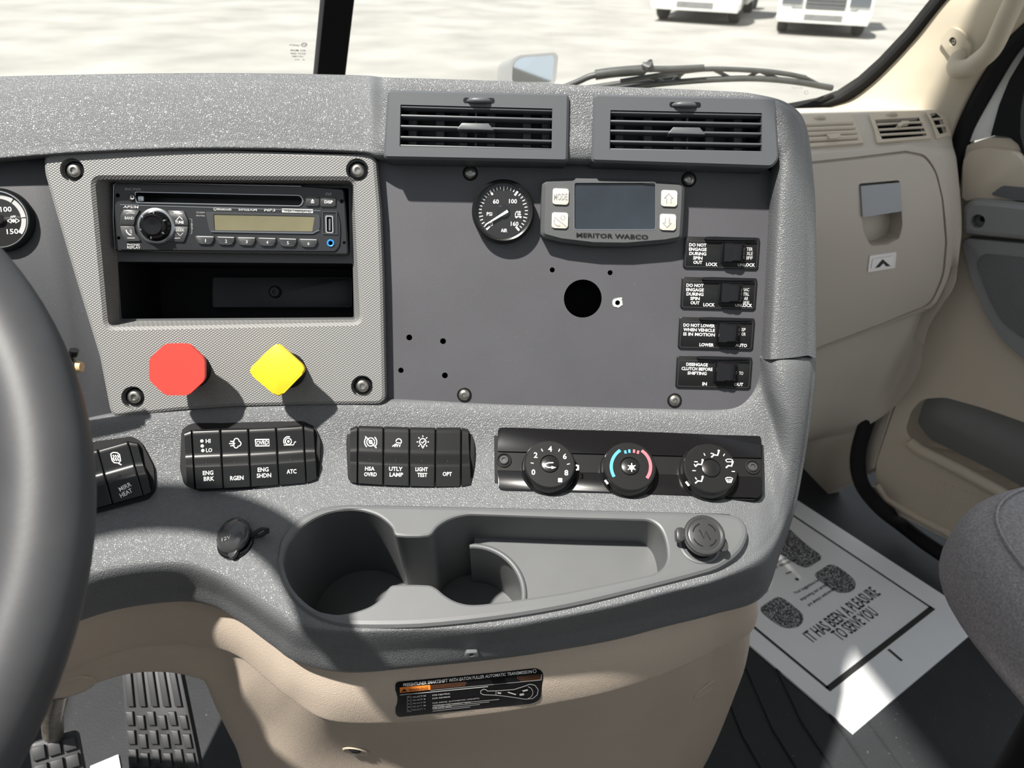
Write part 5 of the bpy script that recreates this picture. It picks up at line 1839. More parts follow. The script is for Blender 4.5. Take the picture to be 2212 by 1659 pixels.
mb.build('windshield_pane', 'windshield_glass', w2, smooth=0)
# etched maker's mark, seen from behind
wf = WLp.frame(646, 108, 680, 109, h=0.002)
Wz = ZF(wf)
mb = MB()
for t, x, y, w, h in (('SAFETY', 636, 98, 23, 5), ('AS1 M244', 644, 109, 33, 5), ('DOT-600', 644, 116, 32, 5), ('24TVMS', 643, 122, 24, 4), ('A  A2', 648, 129, 22, 3)):
    Wz.text(mb, t, x, y, -w, h, 0.0005)
Wz.line(mb, arcpts(657, 97, 6, 0, 360, 14, 4), 1.5, 0.0005); Wz.line(mb, [(653, 98), (656, 95), (658, 99), (661, 95)], 1.5, 0.0005)
o = mb.build('etched_lettering', 'print_dim', w2)
o.matrix_basis = W2I @ wf.M
wf = WRp.frame(1722, 192, 1750, 192, h=0.002)
Wz = ZF(wf)
mb = MB()
Wz.text(mb, 'AS1 DOT', 1722, 190, -26, 5, 0.0005); Wz.line(mb, arcpts(1742, 200, 4, 0, 330, 10), 1.5, 0.0005)
o = mb.build('etched_lettering', 'print_grey', wnd)
o.matrix_basis = WMI @ wf.M
# centre post
CPp = Pl(WRp.w(715, 160, 0.03), (WRp.n + WLp.n).normalized())
pf = CPp.frame(713, 160)
mb = MB()
mb.slab(ccw(pf.ls([(680, 190), (742, 192), (815, -420), (740, -420)])), -0.03, 0.006, 0.004, 2, bottom=True)
o = mb.build('trim_1', 'matte_black', None, pf.M, smooth=40)
o['kind'] = 'structure'

# ------------------------------------------------------------------ pillar beside the passenger door
LATP = 1.10
PR = []
for L, Rr in (((2330, -330), (2620, -340)), ((2135, -90), (2330, -60)), ((2046, 2), (2250, 15)), ((1980, 84), (2163, 97)), ((1921, 148), (2136, 139)), ((1876, 190), (2108, 183)), ((1832, 220), (2080, 236)), ((1760, 244), (2057, 294)), ((1700, 285), (2050, 340))):
    a = WRp.w(*L, 0.006)
    b = hit(Rr[0], Rr[1], TR * LATP, TR)
    bow = (CAM - (a + b) / 2).normalized() * 0.022
    PR.append([a + WRp.n * -0.03, a, a.lerp(b, 0.12) + bow * 0.5, a.lerp(b, 0.4) + bow * 1.1, a.lerp(b, 0.75) + bow, a.lerp(b, 0.95) + bow * 0.4, b, b + TR * 0.05])
s_pil = Surf(*loft(PR, 6, 4))
PM = trans(PR[-2][3])
o = skin('trim_2', s_pil, 'beige_pillar', None, PM)
o.matrix_world = PM
o['kind'] = 'structure'
# door seal along the body opening
sealp = [hit(x, y, TR * l, TR) for x, y, l in ((2300, -60, 1.115), (2232, 44, 1.115), (2180, 105, 1.115), (2143, 165, 1.115), (2112, 222, 1.115), (2083, 285, 1.115), (2062, 360, 1.115), (2035, 480, 1.115), (1985, 640, 1.11), (1925, 790, 1.105), (1875, 905, 1.10), (1853, 985, 1.10), (1862, 1045, 1.105), (1900, 1095, 1.115))] + [hit(x, y, V((0, 0, 0.04)), UP) for x, y in ((1950, 1135), (2010, 1180), (2120, 1250), (2250, 1330))]
sp_ = [crom(sealp, i / 5) for i in range((len(sealp) - 1) * 5 + 1)]
SLM = trans(sealp[10])
mb = MB(); mb.tube(rel(SLM, *sp_), 0.016, 12)
o = mb.build('trim_3', 'matte_black', None, SLM, smooth=60)
o['kind'] = 'structure'

# ------------------------------------------------------------------ grab handle
hp = []
for x, y, off in ((2078, 116, 0.002), (2080, 126, 0.020), (2086, 136, 0.036), (2104, 130, 0.044), (2126, 108, 0.047), (2165, 62, 0.050), (2212, 4, 0.052), (2262, -60, 0.050), (2290, -100, 0.03)):
    hp.append(s_pil.at(x, y, off)[0] if y > -60 else s_pil.at(x, max(y, -75), off)[0])
HM_ = trans(hp[0])
gh = thing('grab_handle', 'beige grab handle bolted to the windshield pillar', 'handle', HM_)
hs = [crom(hp[:8], i / 6) for i in range(7 * 6 + 1)]
mb = MB()
mb.tube(rel(HM_, *hs), [0.010 + 0.0045 * min(1, i / 14) for i in range(len(hs))], 18)
mb.build('grip', 'beige_pillar', gh, smooth=70)
mb = MB()
s_pil.patch(mb, roundpoly([V(p) for p in ((2034, 88), (2062, 57), (2082, 66), (2102, 98), (2092, 136), (2064, 132))], 9, 5), 0.006, HM_, [[V((2063 + 8 * math.cos(R(a)), 89 + 10 * math.sin(R(a)))) for a in range(0, 360, 20)]], grid=9, depth=0.008)
mb.build('mounting_foot', 'beige_pillar', gh, smooth=50)
loc, nn_ = s_pil.at(2063, 89, 0.0002)
hf = Pl(loc, nn_).frame(2063, 89)
mb = MB(); mb.lathe([(0.0072, 0.0), (0.0070, 0.0014), (0.00001, 0.0014)], 24, M=HM_.inverted() @ hf.M, sx=0.8); ho = mb.build('screw_flange', 'satin_black', gh)
mb = MB(); mb.lathe([(0.0048, 0.0010), (0.0046, 0.0028), (0.0034, 0.0038), (0.0022, 0.0038), (0.0018, 0.002), (0.00001, 0.002)], 18, M=HM_.inverted() @ hf.M, sx=0.85); mb.build('screw', 'screw_steel', ho, smooth=40)

# ================================================================== passenger side of the dashboard
def prib(x, dy, low):
    """dy: how far the level lines have risen at this column"""
    y9, y10, y11 = low
    return chain(0, ('f', x, 233 - dy * 0.6, 1.32), ('f', x, 243 - dy * 0.5, 1.15), ('f', x, 250 - dy * 0.5, 1.128), ('f', x, 285 - dy * 0.6, 1.085), ('f', x, 320 - dy * 0.7, 1.055), ('f', x, 330 - dy * 0.8, 1.040), ('f', x, 352 - dy * 0.8, 1.030),
                 ('f', x, 480 - dy, 1.010), ('f', x, 610 - dy * 1.4, 1.015), ('f', x, y9 - 6, 1.035), ('f', x, y9, 1.05), ('f', x, (y9 + y10) / 2, 1.06), ('f', x, y10, 1.09), ('f', x, y11, 1.22))
PD = [prib(1330, -24, (905, 1010, 1050)), prib(1500, -13, (852, 972, 1018)), prib(1640, -6, (800, 935, 985)), prib(1765, 0, (752, 900, 950)), prib(1850, 4, (722, 878, 930)), prib(1930, 9, (692, 830, 880)), prib(1985, 12, (672, 745, 800)),
      chain(0, ('f', 2003, 226, 1.32), ('f', 2014, 233, 1.15), ('f', 2024, 240, 1.130), ('f', 2034, 275, 1.09), ('f', 2040, 312, 1.06), ('f', 2042, 322, 1.045), ('f', 2048, 344, 1.035), ('f', 2058, 470, 1.015), ('f', 2050, 590, 1.025), ('f', 2026, 652, 1.04), ('f', 2024, 658, 1.055), ('f', 2012, 680, 1.065), ('f', 1998, 705, 1.10), ('f', 1990, 740, 1.22)),
      chain(0, ('f', 2010, 226, 1.34), ('f', 2024, 234, 1.18), ('f', 2035, 243, 1.16), ('f', 2046, 276, 1.13), ('f', 2052, 312, 1.10), ('f', 2055, 322, 1.09), ('f', 2060, 346, 1.08), ('f', 2071, 480, 1.06), ('f', 2063, 600, 1.06), ('f', 2035, 656, 1.07), ('f', 2032, 662, 1.08), ('f', 2018, 684, 1.09), ('f', 2004, 710, 1.12), ('f', 1996, 745, 1.24))]
def inside_cab(p):
    return hit(*pix(p), TR * 1.095, TR) if p.dot(TR) > 1.095 else p
PD = [[inside_cab(p) for p in r] for r in PD]
PD.append([p + FW * 0.10 - TR * 0.01 for p in PD[-1]])
s_pd = Surf(*loft(PD, 18, 12))
PDM = trans(cab(0.85, 1.05, 0.45))
pdash = thing('passenger_dashboard', 'beige passenger side dashboard with a glove box', 'dashboard', PDM)
Z6 = zoom(1640, 0, 2212, 700, 1356)
DUCTS = [[(586, 624), (812, 612), (850, 704), (622, 722)], [(868, 592), (900, 588), (926, 612), (950, 686), (914, 694)]]
skin('dashboard_shell', s_pd, 'glove_beige', pdash, PDM, drop=[[V(Z6(*q)) for q in d_] for d_ in DUCTS], smooth=40, near=1.75, every=False)
def zz(L, r=0):
    return roundpoly([V(Z6(*p)) for p in L], r, 5) if r else [V(Z6(*p)) for p in L]
# glove box lid with its sunken latch
latch_hole = zz([(496, 940), (706, 922), (722, 1150), (706, 1215), (640, 1248), (560, 1254), (520, 1180)], 6)
mb = MB()
s_pd.patch(mb, roundpoly([V(p) for p in ((1690, 360), (1766, 353), (1850, 345), (1950, 334), (1992, 340), (2014, 372), (2028, 430), (2036, 520), (2030, 590), (2006, 650), (1900, 694), (1766, 744), (1690, 774))], [0, 0, 0, 0, 16, 16, 10, 10, 20, 20, 0, 0, 0], 5), 0.006, PDM, [latch_hole], 16, 0.007)
lid = mb.build('glove_box_lid', 'glove_beige', pdash, smooth=35)
mb = MB()
s_pd.patch(mb, roundpoly([V(p) for p in ((1672, 346), (1766, 338), (1850, 330), (1955, 319), (2004, 326), (2029, 364), (2044, 427), (2053, 520), (2046, 597), (2014, 661), (1903, 702), (1766, 753), (1672, 788))], [0, 0, 0, 0, 18, 18, 10, 10, 20, 20, 0, 0, 0], 5), 0.0055, PDM, [roundpoly([V(p) for p in ((1684, 356), (1766, 348), (1850, 340), (1952, 329), (1995, 335), (2018, 370), (2032, 429), (2041, 520), (2035, 592), (2009, 654), (1901, 697), (1766, 748), (1684, 780))], [0, 0, 0, 0, 16, 16, 10, 10, 20, 20, 0, 0, 0], 5)], 10, 0.007)
mb.build('lid_surround', 'glove_beige', pdash, smooth=35)
mb = MB()
I_ = PDM.inverted()
lh = ccw(latch_hole)
top = [s_pd.at(p.x, p.y, 0.006)[0] for p in lh]
fwdn = s_pd.at(1895, 470)[1]
bot = [p - fwdn * 0.03 for p in top]
n = len(lh)
mb.add([I_ @ p for p in top + bot], [(i, (i + 1) % n, n + (i + 1) % n, n + i) for i in range(n)] + [tuple(n + i for i in range(n))])
mb.build('latch_pocket', 'glove_beige', lid, smooth=30)
# (the shell behind the lid is pushed open where the pocket sits)
for p in [0]:
    sh = [o for o in pdash.children if o.name.startswith('dashboard_shell')][0]
    bm = bmesh.new(); bm.from_mesh(sh.data)
    pol = [V(q) for q in lh]
    kill = [f for f in bm.faces if any(inside(V(pix(PDM @ v.co)), pol) for v in f.verts) and (PDM @ f.calc_center_median() - CAM).length < 1.6]
    bmesh.ops.delete(bm, geom=kill, context='FACES')
    bm.to_mesh(sh.data); bm.free()
mb = MB(); s_pd.patch(mb, zz([(502, 952), (702, 934), (714, 1076), (512, 1106)], 3), 0.009, PDM, grid=14, depth=0.012); mb.build('latch_handle', 'latch_grey', lid)
mb = MB(); s_pd.patch(mb, zz([(552, 1300), (688, 1280), (682, 1362), (542, 1384)], 3), 0.0075, PDM, grid=0, depth=0.003); bd_ = mb.build('badge_plate', 'metal_plate', lid)
mb = MB(); s_pd.patch(mb, zz([(566, 1316), (672, 1300), (666, 1350), (558, 1366)], 2), 0.0082, PDM, grid=0, depth=0.0004); mb.build('badge_print', 'print_white', bd_)
mb = MB(); s_pd.patch(mb, zz([(578, 1360), (616, 1316), (656, 1350), (634, 1352), (620, 1336), (600, 1356)]), 0.0088, PDM, grid=0, depth=0.0003); mb.build('badge_emblem', 'print_black', bd_)
# vents on the passenger side
def pvent(label, frame, hole, slats, tab, wheel, closed=False):
    c0 = s_pd.at(*Z6(sum(p[0] for p in frame) / len(frame), sum(p[1] for p in frame) / len(frame)))[0]
    M = trans(c0)
    I = M.inverted()
    t = thing('air_vent', label, 'air vent', M, 'beige passenger side air vents')
    mb = MB()
    s_pd.patch(mb, zz(frame, 3), 0.004, M, [zz(hole)], 8, 0.006)
    mb.build('vent_frame', 'beige_smooth', t, smooth=40)
    mb = MB()
    if closed:
        s_pd.patch(mb, zz(hole), 0.0008, M, grid=8, depth=0.0004)
    else:
        hl_ = ccw(zz(hole))
        n_d = s_pd.at(*Z6(sum(p[0] for p in hole) / len(hole), sum(p[1] for p in hole) / len(hole)))[1]
        rim_ = [s_pd.at(p.x, p.y, 0.003)[0] for p in hl_]
        dp_ = [p - n_d * 0.045 for p in rim_]
        m_ = len(hl_)
        mb.add([I @ p for p in rim_ + dp_], [(i, (i + 1) % m_, m_ + (i + 1) % m_, m_ + i) for i in range(m_)] + [tuple(m_ + i for i in range(m_))])
    mb.build('duct', 'beige_smooth' if closed else 'vent_dark', t)
    for y0, y1, x0, x1 in slats:
        mb = MB()
        a, b = Z6(x0, y0), Z6(x1, y1)
        pts = [s_pd.at(a[0] + (b[0] - a[0]) * i / 6, a[1] + (b[1] - a[1]) * i / 6, 0.0035)[0] for i in range(7)]
        mb.tube(rel(M, *pts), 0.0022 if not closed else 0.0042, 8)
        mb.build('slat', 'beige_smooth', t, smooth=50)
    if tab:
        mb = MB(); s_pd.patch(mb, zz(tab), 0.010, M, grid=0, depth=0.006); mb.build('slat_tab', 'beige_smooth', t)
    if wheel:
        loc, nn = s_pd.at(*Z6(*wheel), 0.004)
        mb = MB(); mb.tube(rel(M, loc - TR * 0.010, loc + nn * 0.002 - TR * 0.004, loc + nn * 0.002 + TR * 0.004, loc + TR * 0.010), [0.002, 0.004, 0.004, 0.002], 10); mb.build('thumb_wheel', 'beige_smooth', t, smooth=50)
pvent('open beige air vent near the pillar on the passenger dashboard', [(556, 592), (824, 578), (876, 716), (598, 740)], [(586, 624), (812, 612), (850, 704), (622, 722)], [(648, 636, 594, 822), (675, 662, 602, 830), (700, 687, 612, 840)], [(690, 664), (716, 646), (752, 646), (752, 656), (722, 660), (704, 672)], (672, 601))
pvent('closed beige air vent partly hidden by the dashboard corner', [(180, 600), (464, 590), (530, 740), (220, 764)], [(200, 640), (466, 628), (498, 726), (226, 744)], [(652, 640, 204, 470), (676, 664, 210, 480), (700, 688, 216, 490), (726, 712, 222, 494)], [(330, 712), (392, 706), (400, 716), (384, 730), (346, 732)], (305, 618), True)
pvent('small beige side vent at the very end of the passenger dashboard', [(846, 578), (898, 576), (950, 610), (972, 700), (902, 718)], [(868, 592), (900, 588), (926, 612), (950, 686), (914, 694)], [(622, 616, 878, 932), (656, 650, 894, 944)], None, None)
# speaker hump on top
mb = MB()
hb_ = [hit(x, y, FW * f, FW) for x, y, f in ((1925, 236, 1.22), (1945, 229, 1.24), (1975, 223, 1.25), (1998, 226, 1.24), (2012, 233, 1.22))]
HBM = trans(hb_[2])
mb.add(rel(HBM, *hb_, *[p + FW * 0.06 - UP * 0.01 for p in hb_]), [(i, i + 1, 6 + i, 5 + i) for i in range(4)] + [(4, 3, 2, 1, 0)])
tag(mb.build('dash_speaker', 'door_grey_dark', None, HBM, smooth=60), 'dark speaker hump on top of the passenger dashboard', 'speaker')

# ================================================================== passenger door, standing ajar
DA = R(24)
HNG = cab(1.13, 1.055, 0)
DD = -FW * math.cos(DA) + TR * math.sin(DA)
DN = -TR * math.cos(DA) - FW * math.sin(DA)
DP = Pl(HNG, DN)
df = DP.frame(2080, 1040)
df.setframe(DP.w(2080, 1040), DD)
door = struct('door_1', df.M)
def dl(L, h):
    return [df.l(x, y, h) for x, y in L]
def dslab(name, L, h0, h1, m, r=0.01, bev=0.004, holes=None, parent=None, smooth=35):
    mb = MB()
    p = roundpoly(dl(L, h1), r, 5) if r else dl(L, h1)
    if holes:
        mb.holed(p, [roundpoly(dl(h_, h1), r, 5) for h_ in holes], h0, h1)
    else:
        mb.slab(p, h0, h1, bev, 3)
    return mb.build(name, m, parent or door, smooth=smooth)
POCKET = [(1956, 931), (1968, 888), (1992, 862), (2040, 858), (2120, 880), (2212, 912), (2420, 1000), (2420, 1210), (2212, 1090), (2155, 1056), (2084, 1018), (1983, 967)]
dslab('door_panel', [(2082, 316), (2138, 296), (2200, 300), (2230, 360), (2420, 380), (2440, 1420), (2250, 1270), (2053, 1168), (1915, 1100), (1890, 1050), (1893, 1000), (1960, 800), (2072, 440)], -0.05, 0.0, 'beige_smooth', 0.012, 0.004, [POCKET])
mb = MB()
pp = ccw(roundpoly(dl(POCKET, 0.0), 0.012, 5))
mb.wall(pp, -0.05, pp, 0.0, True)
mb.flat(pp, -0.05)
mb.build('map_pocket', 'door_grey', door)
mb = MB()
ed = [(1965, 955), (1985, 971), (2084, 1021), (2155, 1060), (2240, 1108), (2420, 1214)]
mb.tube([V((*q_, 0.002)) for q_ in dl(ed, 0.002)], 0.011, 12, flat=1.0)
mb.build('pocket_lip', 'beige_smooth', door, smooth=60)
mb = MB()
ed = [(1893, 1048), (1915, 1080), (1980, 1116), (2053, 1154), (2130, 1198), (2240, 1262)]
mb.tube([V((*q_, 0.0)) for q_ in dl(ed, 0.0)], 0.008, 10)
mb.build('lower_bead', 'beige_smooth', door, smooth=60)
dslab('beltline_ledge', [(2082, 330), (2130, 318), (2200, 330), (2220, 380), (2420, 410), (2420, 452), (2212, 434), (2100, 430), (2078, 438)], 0.0, 0.022, 'beige_smooth', 0.012, 0.010)
ap_ = ccw(roundpoly(dl([(2076, 448), (2096, 431), (2150, 434), (2420, 466), (2420, 540), (2076, 507)], 0.040), 0.008, 5))
am_, ai_ = inset(ap_, 0.003), inset(ap_, 0.009)
q_ = df.l(2112, 478, 0.040)
wl_ = ccw(circ(q_.x, q_.y, 0.0115, 26))
mb = MB()
mb.holed(ai_, [wl_], 0, 0.040, wall=False)
mb.wall(am_, 0.037, ai_, 0.040)
mb.wall(ap_, 0.030, am_, 0.037)
mb.wall(ap_, 0.0, ap_, 0.030)
mb.wall(wl_, 0.018, wl_, 0.040, True)
mb.flat(wl_, 0.018)
mb.build('armrest_pad', 'door_grey', door, smooth=40)
sh_ = dslab('speaker_housing', [(2076, 514), (2420, 546), (2420, 880), (2300, 822), (2212, 776), (2165, 735), (2128, 680), (2098, 600)], 0.0, 0.026, 'door_grey', 0.012, 0.006)
dslab('speaker_grille', [(2108, 570), (2122, 548), (2212, 557), (2420, 578), (2420, 830), (2300, 772), (2212, 732), (2165, 696), (2138, 648)], 0.026, 0.028, 'door_grey_dark', 0.012, 0.001, parent=sh_)
dslab('window_switch', [(2140, 420), (2164, 402), (2420, 424), (2420, 452), (2200, 433)], 0.02, 0.028, 'pad_plain', 0.003, 0.002)
q_ = df.l(2112, 478, 0.040)
mb = MB(); mb.lathe([(0.005, 0.018), (0.0048, 0.0198), (0.003, 0.0206), (0.00001, 0.0206)], 14, q_.x, q_.y); mb.build('screw', 'satin_black', door)
dslab('painted_frame', [(2320, -70), (2212, 80), (2158, 166), (2122, 233), (2088, 308), (2140, 296), (2158, 227), (2180, 172), (2216, 112), (2330, -40)], -0.045, -0.004, 'white_paint', 0.004, 0.004)
GLASS = [(2330, 60), (2240, 160), (2213, 195), (2205, 240), (2204, 290), (2214, 330), (2240, 350), (2420, 370), (2420, 60)]
dslab('window_frame', [(2330, -40), (2216, 112), (2180, 172), (2158, 227), (2140, 292), (2180, 296), (2200, 312), (2212, 345), (2240, 372), (2430, 392), (2430, -40)], -0.03, 0.006, 'matte_black', 0.003, 0, [GLASS])
mb = MB(); mb.flat(dl(GLASS, -0.01), -0.01); mb.build('window_pane', 'windshield_glass', door)
# embossed dots below the pocket: too fine to pick out one by one
mb = MB()
Z7 = zoom(1780, 820, 2212, 1240, 1706)
for i in range(9):
    for j in range(8):
        x, y = 925 + i * 57 - j * 9, 850 + i * 20 + j * 52
        q_ = df.l(*Z7(x, y), 0.0)
        mb.lathe([(0.0024, 0.0), (0.0017, 0.0014), (0.00001, 0.0018)], 8, q_.x, q_.y)
mb.build('embossed_dot', 'beige_smooth', door, kind='stuff')

# ================================================================== floor things
fl = Pl(V((0, 0, 0)), UP)
A_, B_, C_ = fl.w(1842, 1588), fl.w(2066, 1398), fl.w(1624, 1398)
mx_ = (B_ - A_).normalized()
mf = Pl(V((0, 0, 0)), UP, A_, mx_)
mw = 0.425
ml = 0.60
paper = thing('paper_floor_mat', 'white printed paper floor mat with black shoe prints on the cab floor', 'floor mat', mf.M)
mb = MB(); mb.slab([V((0, 0)), V((mw, 0)), V((mw, ml)), V((0, ml))], 0.001, 0.005, 0.0006, bottom=True); mb.build('mat_sheet', 'mat_board', paper)
Z8 = zoom(1600, 1080, 2100, 1600, 1595)
P_ = ZF(mf, Z8)
HZ = 0.0056
mb = MB()
ia, ib, ic = P_.p(606, 1300, HZ), P_.p(1318, 745, HZ), P_.p(98, 865, HZ)
ib.y = ia.y = (ia.y + ib.y) / 2
ix0, ix1 = ia.x, ib.x
iy0, iy1 = ia.y, ml - 0.055
mb.ribbon([V((ix0, iy0)), V((ix0, iy1))], 0.0055, HZ)
mb.ribbon([V((ix1, iy0)), V((ix1, iy1))], 0.0045, HZ)
mb.ribbon([V((ix0 - 0.003, iy0)), V((ix1 + 0.003, iy0))], 0.0105, HZ)
mb.ribbon([V((ix0, iy1)), V((ix1, iy1))], 0.0105, HZ)
P_.line(mb, [(1018, 1028), (1112, 1108)], 20, HZ)
mb.build('border_print', 'ink', paper)
def shoe(ox, oy, flip):
    """a shoe sole in metres: heel towards the near edge"""
    s_ = -1 if flip else 1
    heel = [(-0.030, 0.0), (-0.033, 0.030), (-0.031, 0.062), (0.033, 0.062), (0.035, 0.030), (0.030, 0.0), (0.0, -0.014)]
    sole = [(-0.030, 0.080), (0.034, 0.080), (0.036, 0.130), (0.047, 0.180), (0.046, 0.225), (0.026, 0.258), (-0.006, 0.264), (-0.034, 0.240), (-0.044, 0.200), (-0.036, 0.140)]
    for L in (heel, sole):
        mb = MB()
        mb.flat(roundpoly([V((ox + s_ * x, oy + y)) for x, y in L], 0.018, 6), HZ)
        mb.build('shoe_print', 'ink_shoe', paper)
h1 = P_.p(400, 850, HZ); h2 = P_.p(765, 610, HZ)
shoe(h1.x - 0.004, h1.y + 0.006, True)
shoe(h2.x - 0.004, h2.y + 0.006, False)
mb = MB()
def ptext(t, a, b, hgt, bold=0.012):
    """text whose baseline middle runs between two zoom pixels"""
    p, q_ = P_.p(*a, HZ), P_.p(*b, HZ)
    d = q_ - p
    mb.text(t, (p.x + q_.x) / 2, (p.y + q_.y) / 2, d.length, hgt, HZ, math.atan2(d.y, d.x), bold)
ptext('IT HAS BEEN A PLEASURE', (462, 950), (930, 622), 0.026)
ptext('TO SERVE YOU', (655, 942), (918, 760), 0.026)
mb.build('lettering', 'ink', paper)
mb = MB()
for t, a, b in (('Your suggestions for', (372, 645), (542, 550)), ('improving our service', (416, 690), (600, 580)), ('are always welcome', (464, 728), (636, 618)), ('thank you for', (228, 440), (316, 400)), ('your vehicle here', (208, 480), (392, 404))):
    ptext(t, a, b, 0.009)
P_.dot(mb, 388, 546, 13, HZ)
P_.line(mb, [(312, 508), (350, 494)], 10, HZ)
mb.build('small_lettering', 'ink', paper)

# ------------------------------------------------------------------ passenger seat
SMx = cabM(0.66, -0.10, 0.0)
seat = thing('passenger_chair', 'grey woven cloth passenger seat cushion on a dark base', 'seat', SMx)
def superbox(w, d, h, r, n=40, m=26, crown=0.02):
    """a cushion: rounded box with a crowned top"""
    vs, fs = [], []
    for j in range(m + 1):
        v = -math.pi / 2 + math.pi * j / m
        for i in range(n):
            u = 2 * math.pi * i / n
            def se(c, e):
                return math.copysign(abs(c) ** e, c)
            cx, cy, cz = se(math.cos(v), 0.45) * se(math.cos(u), 0.42), se(math.cos(v), 0.45) * se(math.sin(u), 0.42), se(math.sin(v), 0.62)
            vs.append(V((w / 2 * cx, d / 2 * cy, h / 2 * cz + crown * (1 - cx * cx) * (1 - cy * cy) * (cz > 0))))
    for j in range(m):
        for i in range(n):
            k = (i + 1) % n
            fs.append((j * n + i, j * n + k, (j + 1) * n + k, (j + 1) * n + i))
    return vs, fs
CU_M = trans(V((0.252, 0.392, 0.490))) @ Matrix.Rotation(R(0), 4, 'Z') @ Matrix.Rotation(R(6), 4, 'X')
mb = MB(); vs, fs = superbox(0.50, 0.54, 0.175, 0.07, 56, 34); mb.add(vs, fs, CU_M); mb.build('cushion', 'seat_cloth', seat, smooth=80)
mb = MB()
seam = []
for i in range(72):
    u = 2 * math.pi * i / 72
    def se(c, e):
        return math.copysign(abs(c) ** e, c)
    v = 0.62
    cx, cy, cz = se(math.cos(v), 0.45) * se(math.cos(u), 0.42), se(math.cos(v), 0.45) * se(math.sin(u), 0.42), se(math.sin(v), 0.62)
    seam.append(CU_M @ V((0.25 * cx, 0.27 * cy, 0.0925 * cz + 0.001)))
mb.tube(seam, 0.0022, 6, True)
mb.build('seam_piping', 'seat_cloth', seat, smooth=60)
mb = MB(); mb.slab(rrect(0.33, 0.33, 0.40, 0.40, 0.04), 0.0, 0.40, 0.01); mb.build('seat_base', 'matte_black', seat)

# ------------------------------------------------------------------ pedals
def tread_pedal(name, label, corners, z0, z1, ribs):
    """a pedal pad spanned by four pixels at the heights z0 (near end) and z1 (far end)"""
    p = [hit(x, y, V((0, 0, z)), UP) for (x, y), z in zip(corners, (z1, z1, z0, z0))]
    c = (p[0] + p[1] + p[2] + p[3]) / 4
    ex = ((p[1] + p[2]) - (p[0] + p[3])).normalized()
    ny = ((p[0] + p[1]) - (p[2] + p[3]))
    nz = ex.cross(ny).normalized()
    if nz.z < 0:
        nz = -nz
    pl_ = Pl(c, nz, c, ex)
    t = thing(name, label, 'pedal', pl_.M)
    L = [V((pl_.I @ q).xy) for q in p]
    mb = MB(); mb.slab(roundpoly(L, 0.008), -0.014, 0.0, 0.003, bottom=True); mb.build('pedal_pad', 'pedal_rubber', t)
    def at(u, v):
        return L[0].lerp(L[1], u).lerp(L[3].lerp(L[2], u), v)
    for u0, u1, v0, v1 in ribs:
        mb = MB()
        mb.slab([at(u0, v0), at(u1, v0), at(u1, v1), at(u0, v1)], 0.0, 0.005, 0.0015)
        mb.build('tread_block', 'pedal_rubber', t)
    return t, pl_
blocks = [(0.06 + 0.19 * k, 0.17 + 0.19 * k, 0.02, 0.36) for k in range(5)]
for r_ in range(4):
    for k in range(6):
        o_ = 0.0 if r_ % 2 == 0 else 0.02
        blocks.append((0.03 + k * 0.165 + o_ * 0, 0.14 + k * 0.165 + o_ * 0, 0.40 + r_ * 0.15 + (0.03 if k % 2 else 0), 0.51 + r_ * 0.15 + (0.03 if k % 2 else 0)))
ac, acp = tread_pedal('accelerator_pedal', 'long black ribbed accelerator pedal in the footwell', [(262, 1430), (385, 1430), (440, 1700), (282, 1700)], 0.10, 0.22, blocks)
bk, bkp = tread_pedal('brake_pedal', 'short black brake pedal with raised treads beside the accelerator', [(62, 1606), (165, 1578), (188, 1700), (80, 1740)], 0.20, 0.25, [(0.06 + 0.32 * k, 0.32 + 0.32 * k, 0.08 + 0.3 * r_, 0.30 + 0.3 * r_) for k in range(3) for r_ in range(3)])
ab = bkp.w(115, 1590, -0.01)
mb = MB(); mb.tube([bkp.I @ q for q in (ab, hit(112, 1545, V((0, 0, 0.33)), UP), hit(125, 1490, V((0, 0, 0.42)), UP))], 0.013, 14, flat=0.8); mb.build('pedal_arm', 'steel', bk, smooth=60)
aa = acp.w(330, 1690, -0.015)
mb = MB(); mb.tube([acp.I @ q for q in (aa, V((aa.x, aa.y, 0.0)))], 0.02, 12); mb.build('pedal_hinge', 'pedal_rubber', ac)
mb = MB()
pq = [hit(x, y, V((0, 0, 0.004)), UP) for x, y in ((195, 1655), (255, 1630), (268, 1700), (190, 1720))]
PQM = trans(pq[0])
mb.add(rel(PQM, *pq) + rel(PQM, *[p - UP * 0.003 for p in pq]), [(0, 1, 2, 3)[::-1]] + [(i, (i + 1) % 4, 4 + (i + 1) % 4, 4 + i) for i in range(4)])
tag(mb.build('paper_sheet', 'mat_board', None, PQM, smooth=0), 'corner of a pale sheet on the floor beside the accelerator pedal', 'paper')

# ================================================================== outside the windshield
GZ = -1.38
mb = MB()
LT = trans(V((0, 0, GZ)))
mb.add([V((-60, -20, 0)), V((80, -20, 0)), V((80, 120, 0)), V((-60, 120, 0))], [(0, 1, 2, 3)])
o = mb.build('ground', 'lot', None, LT, smooth=0)
o['kind'] = 'structure'

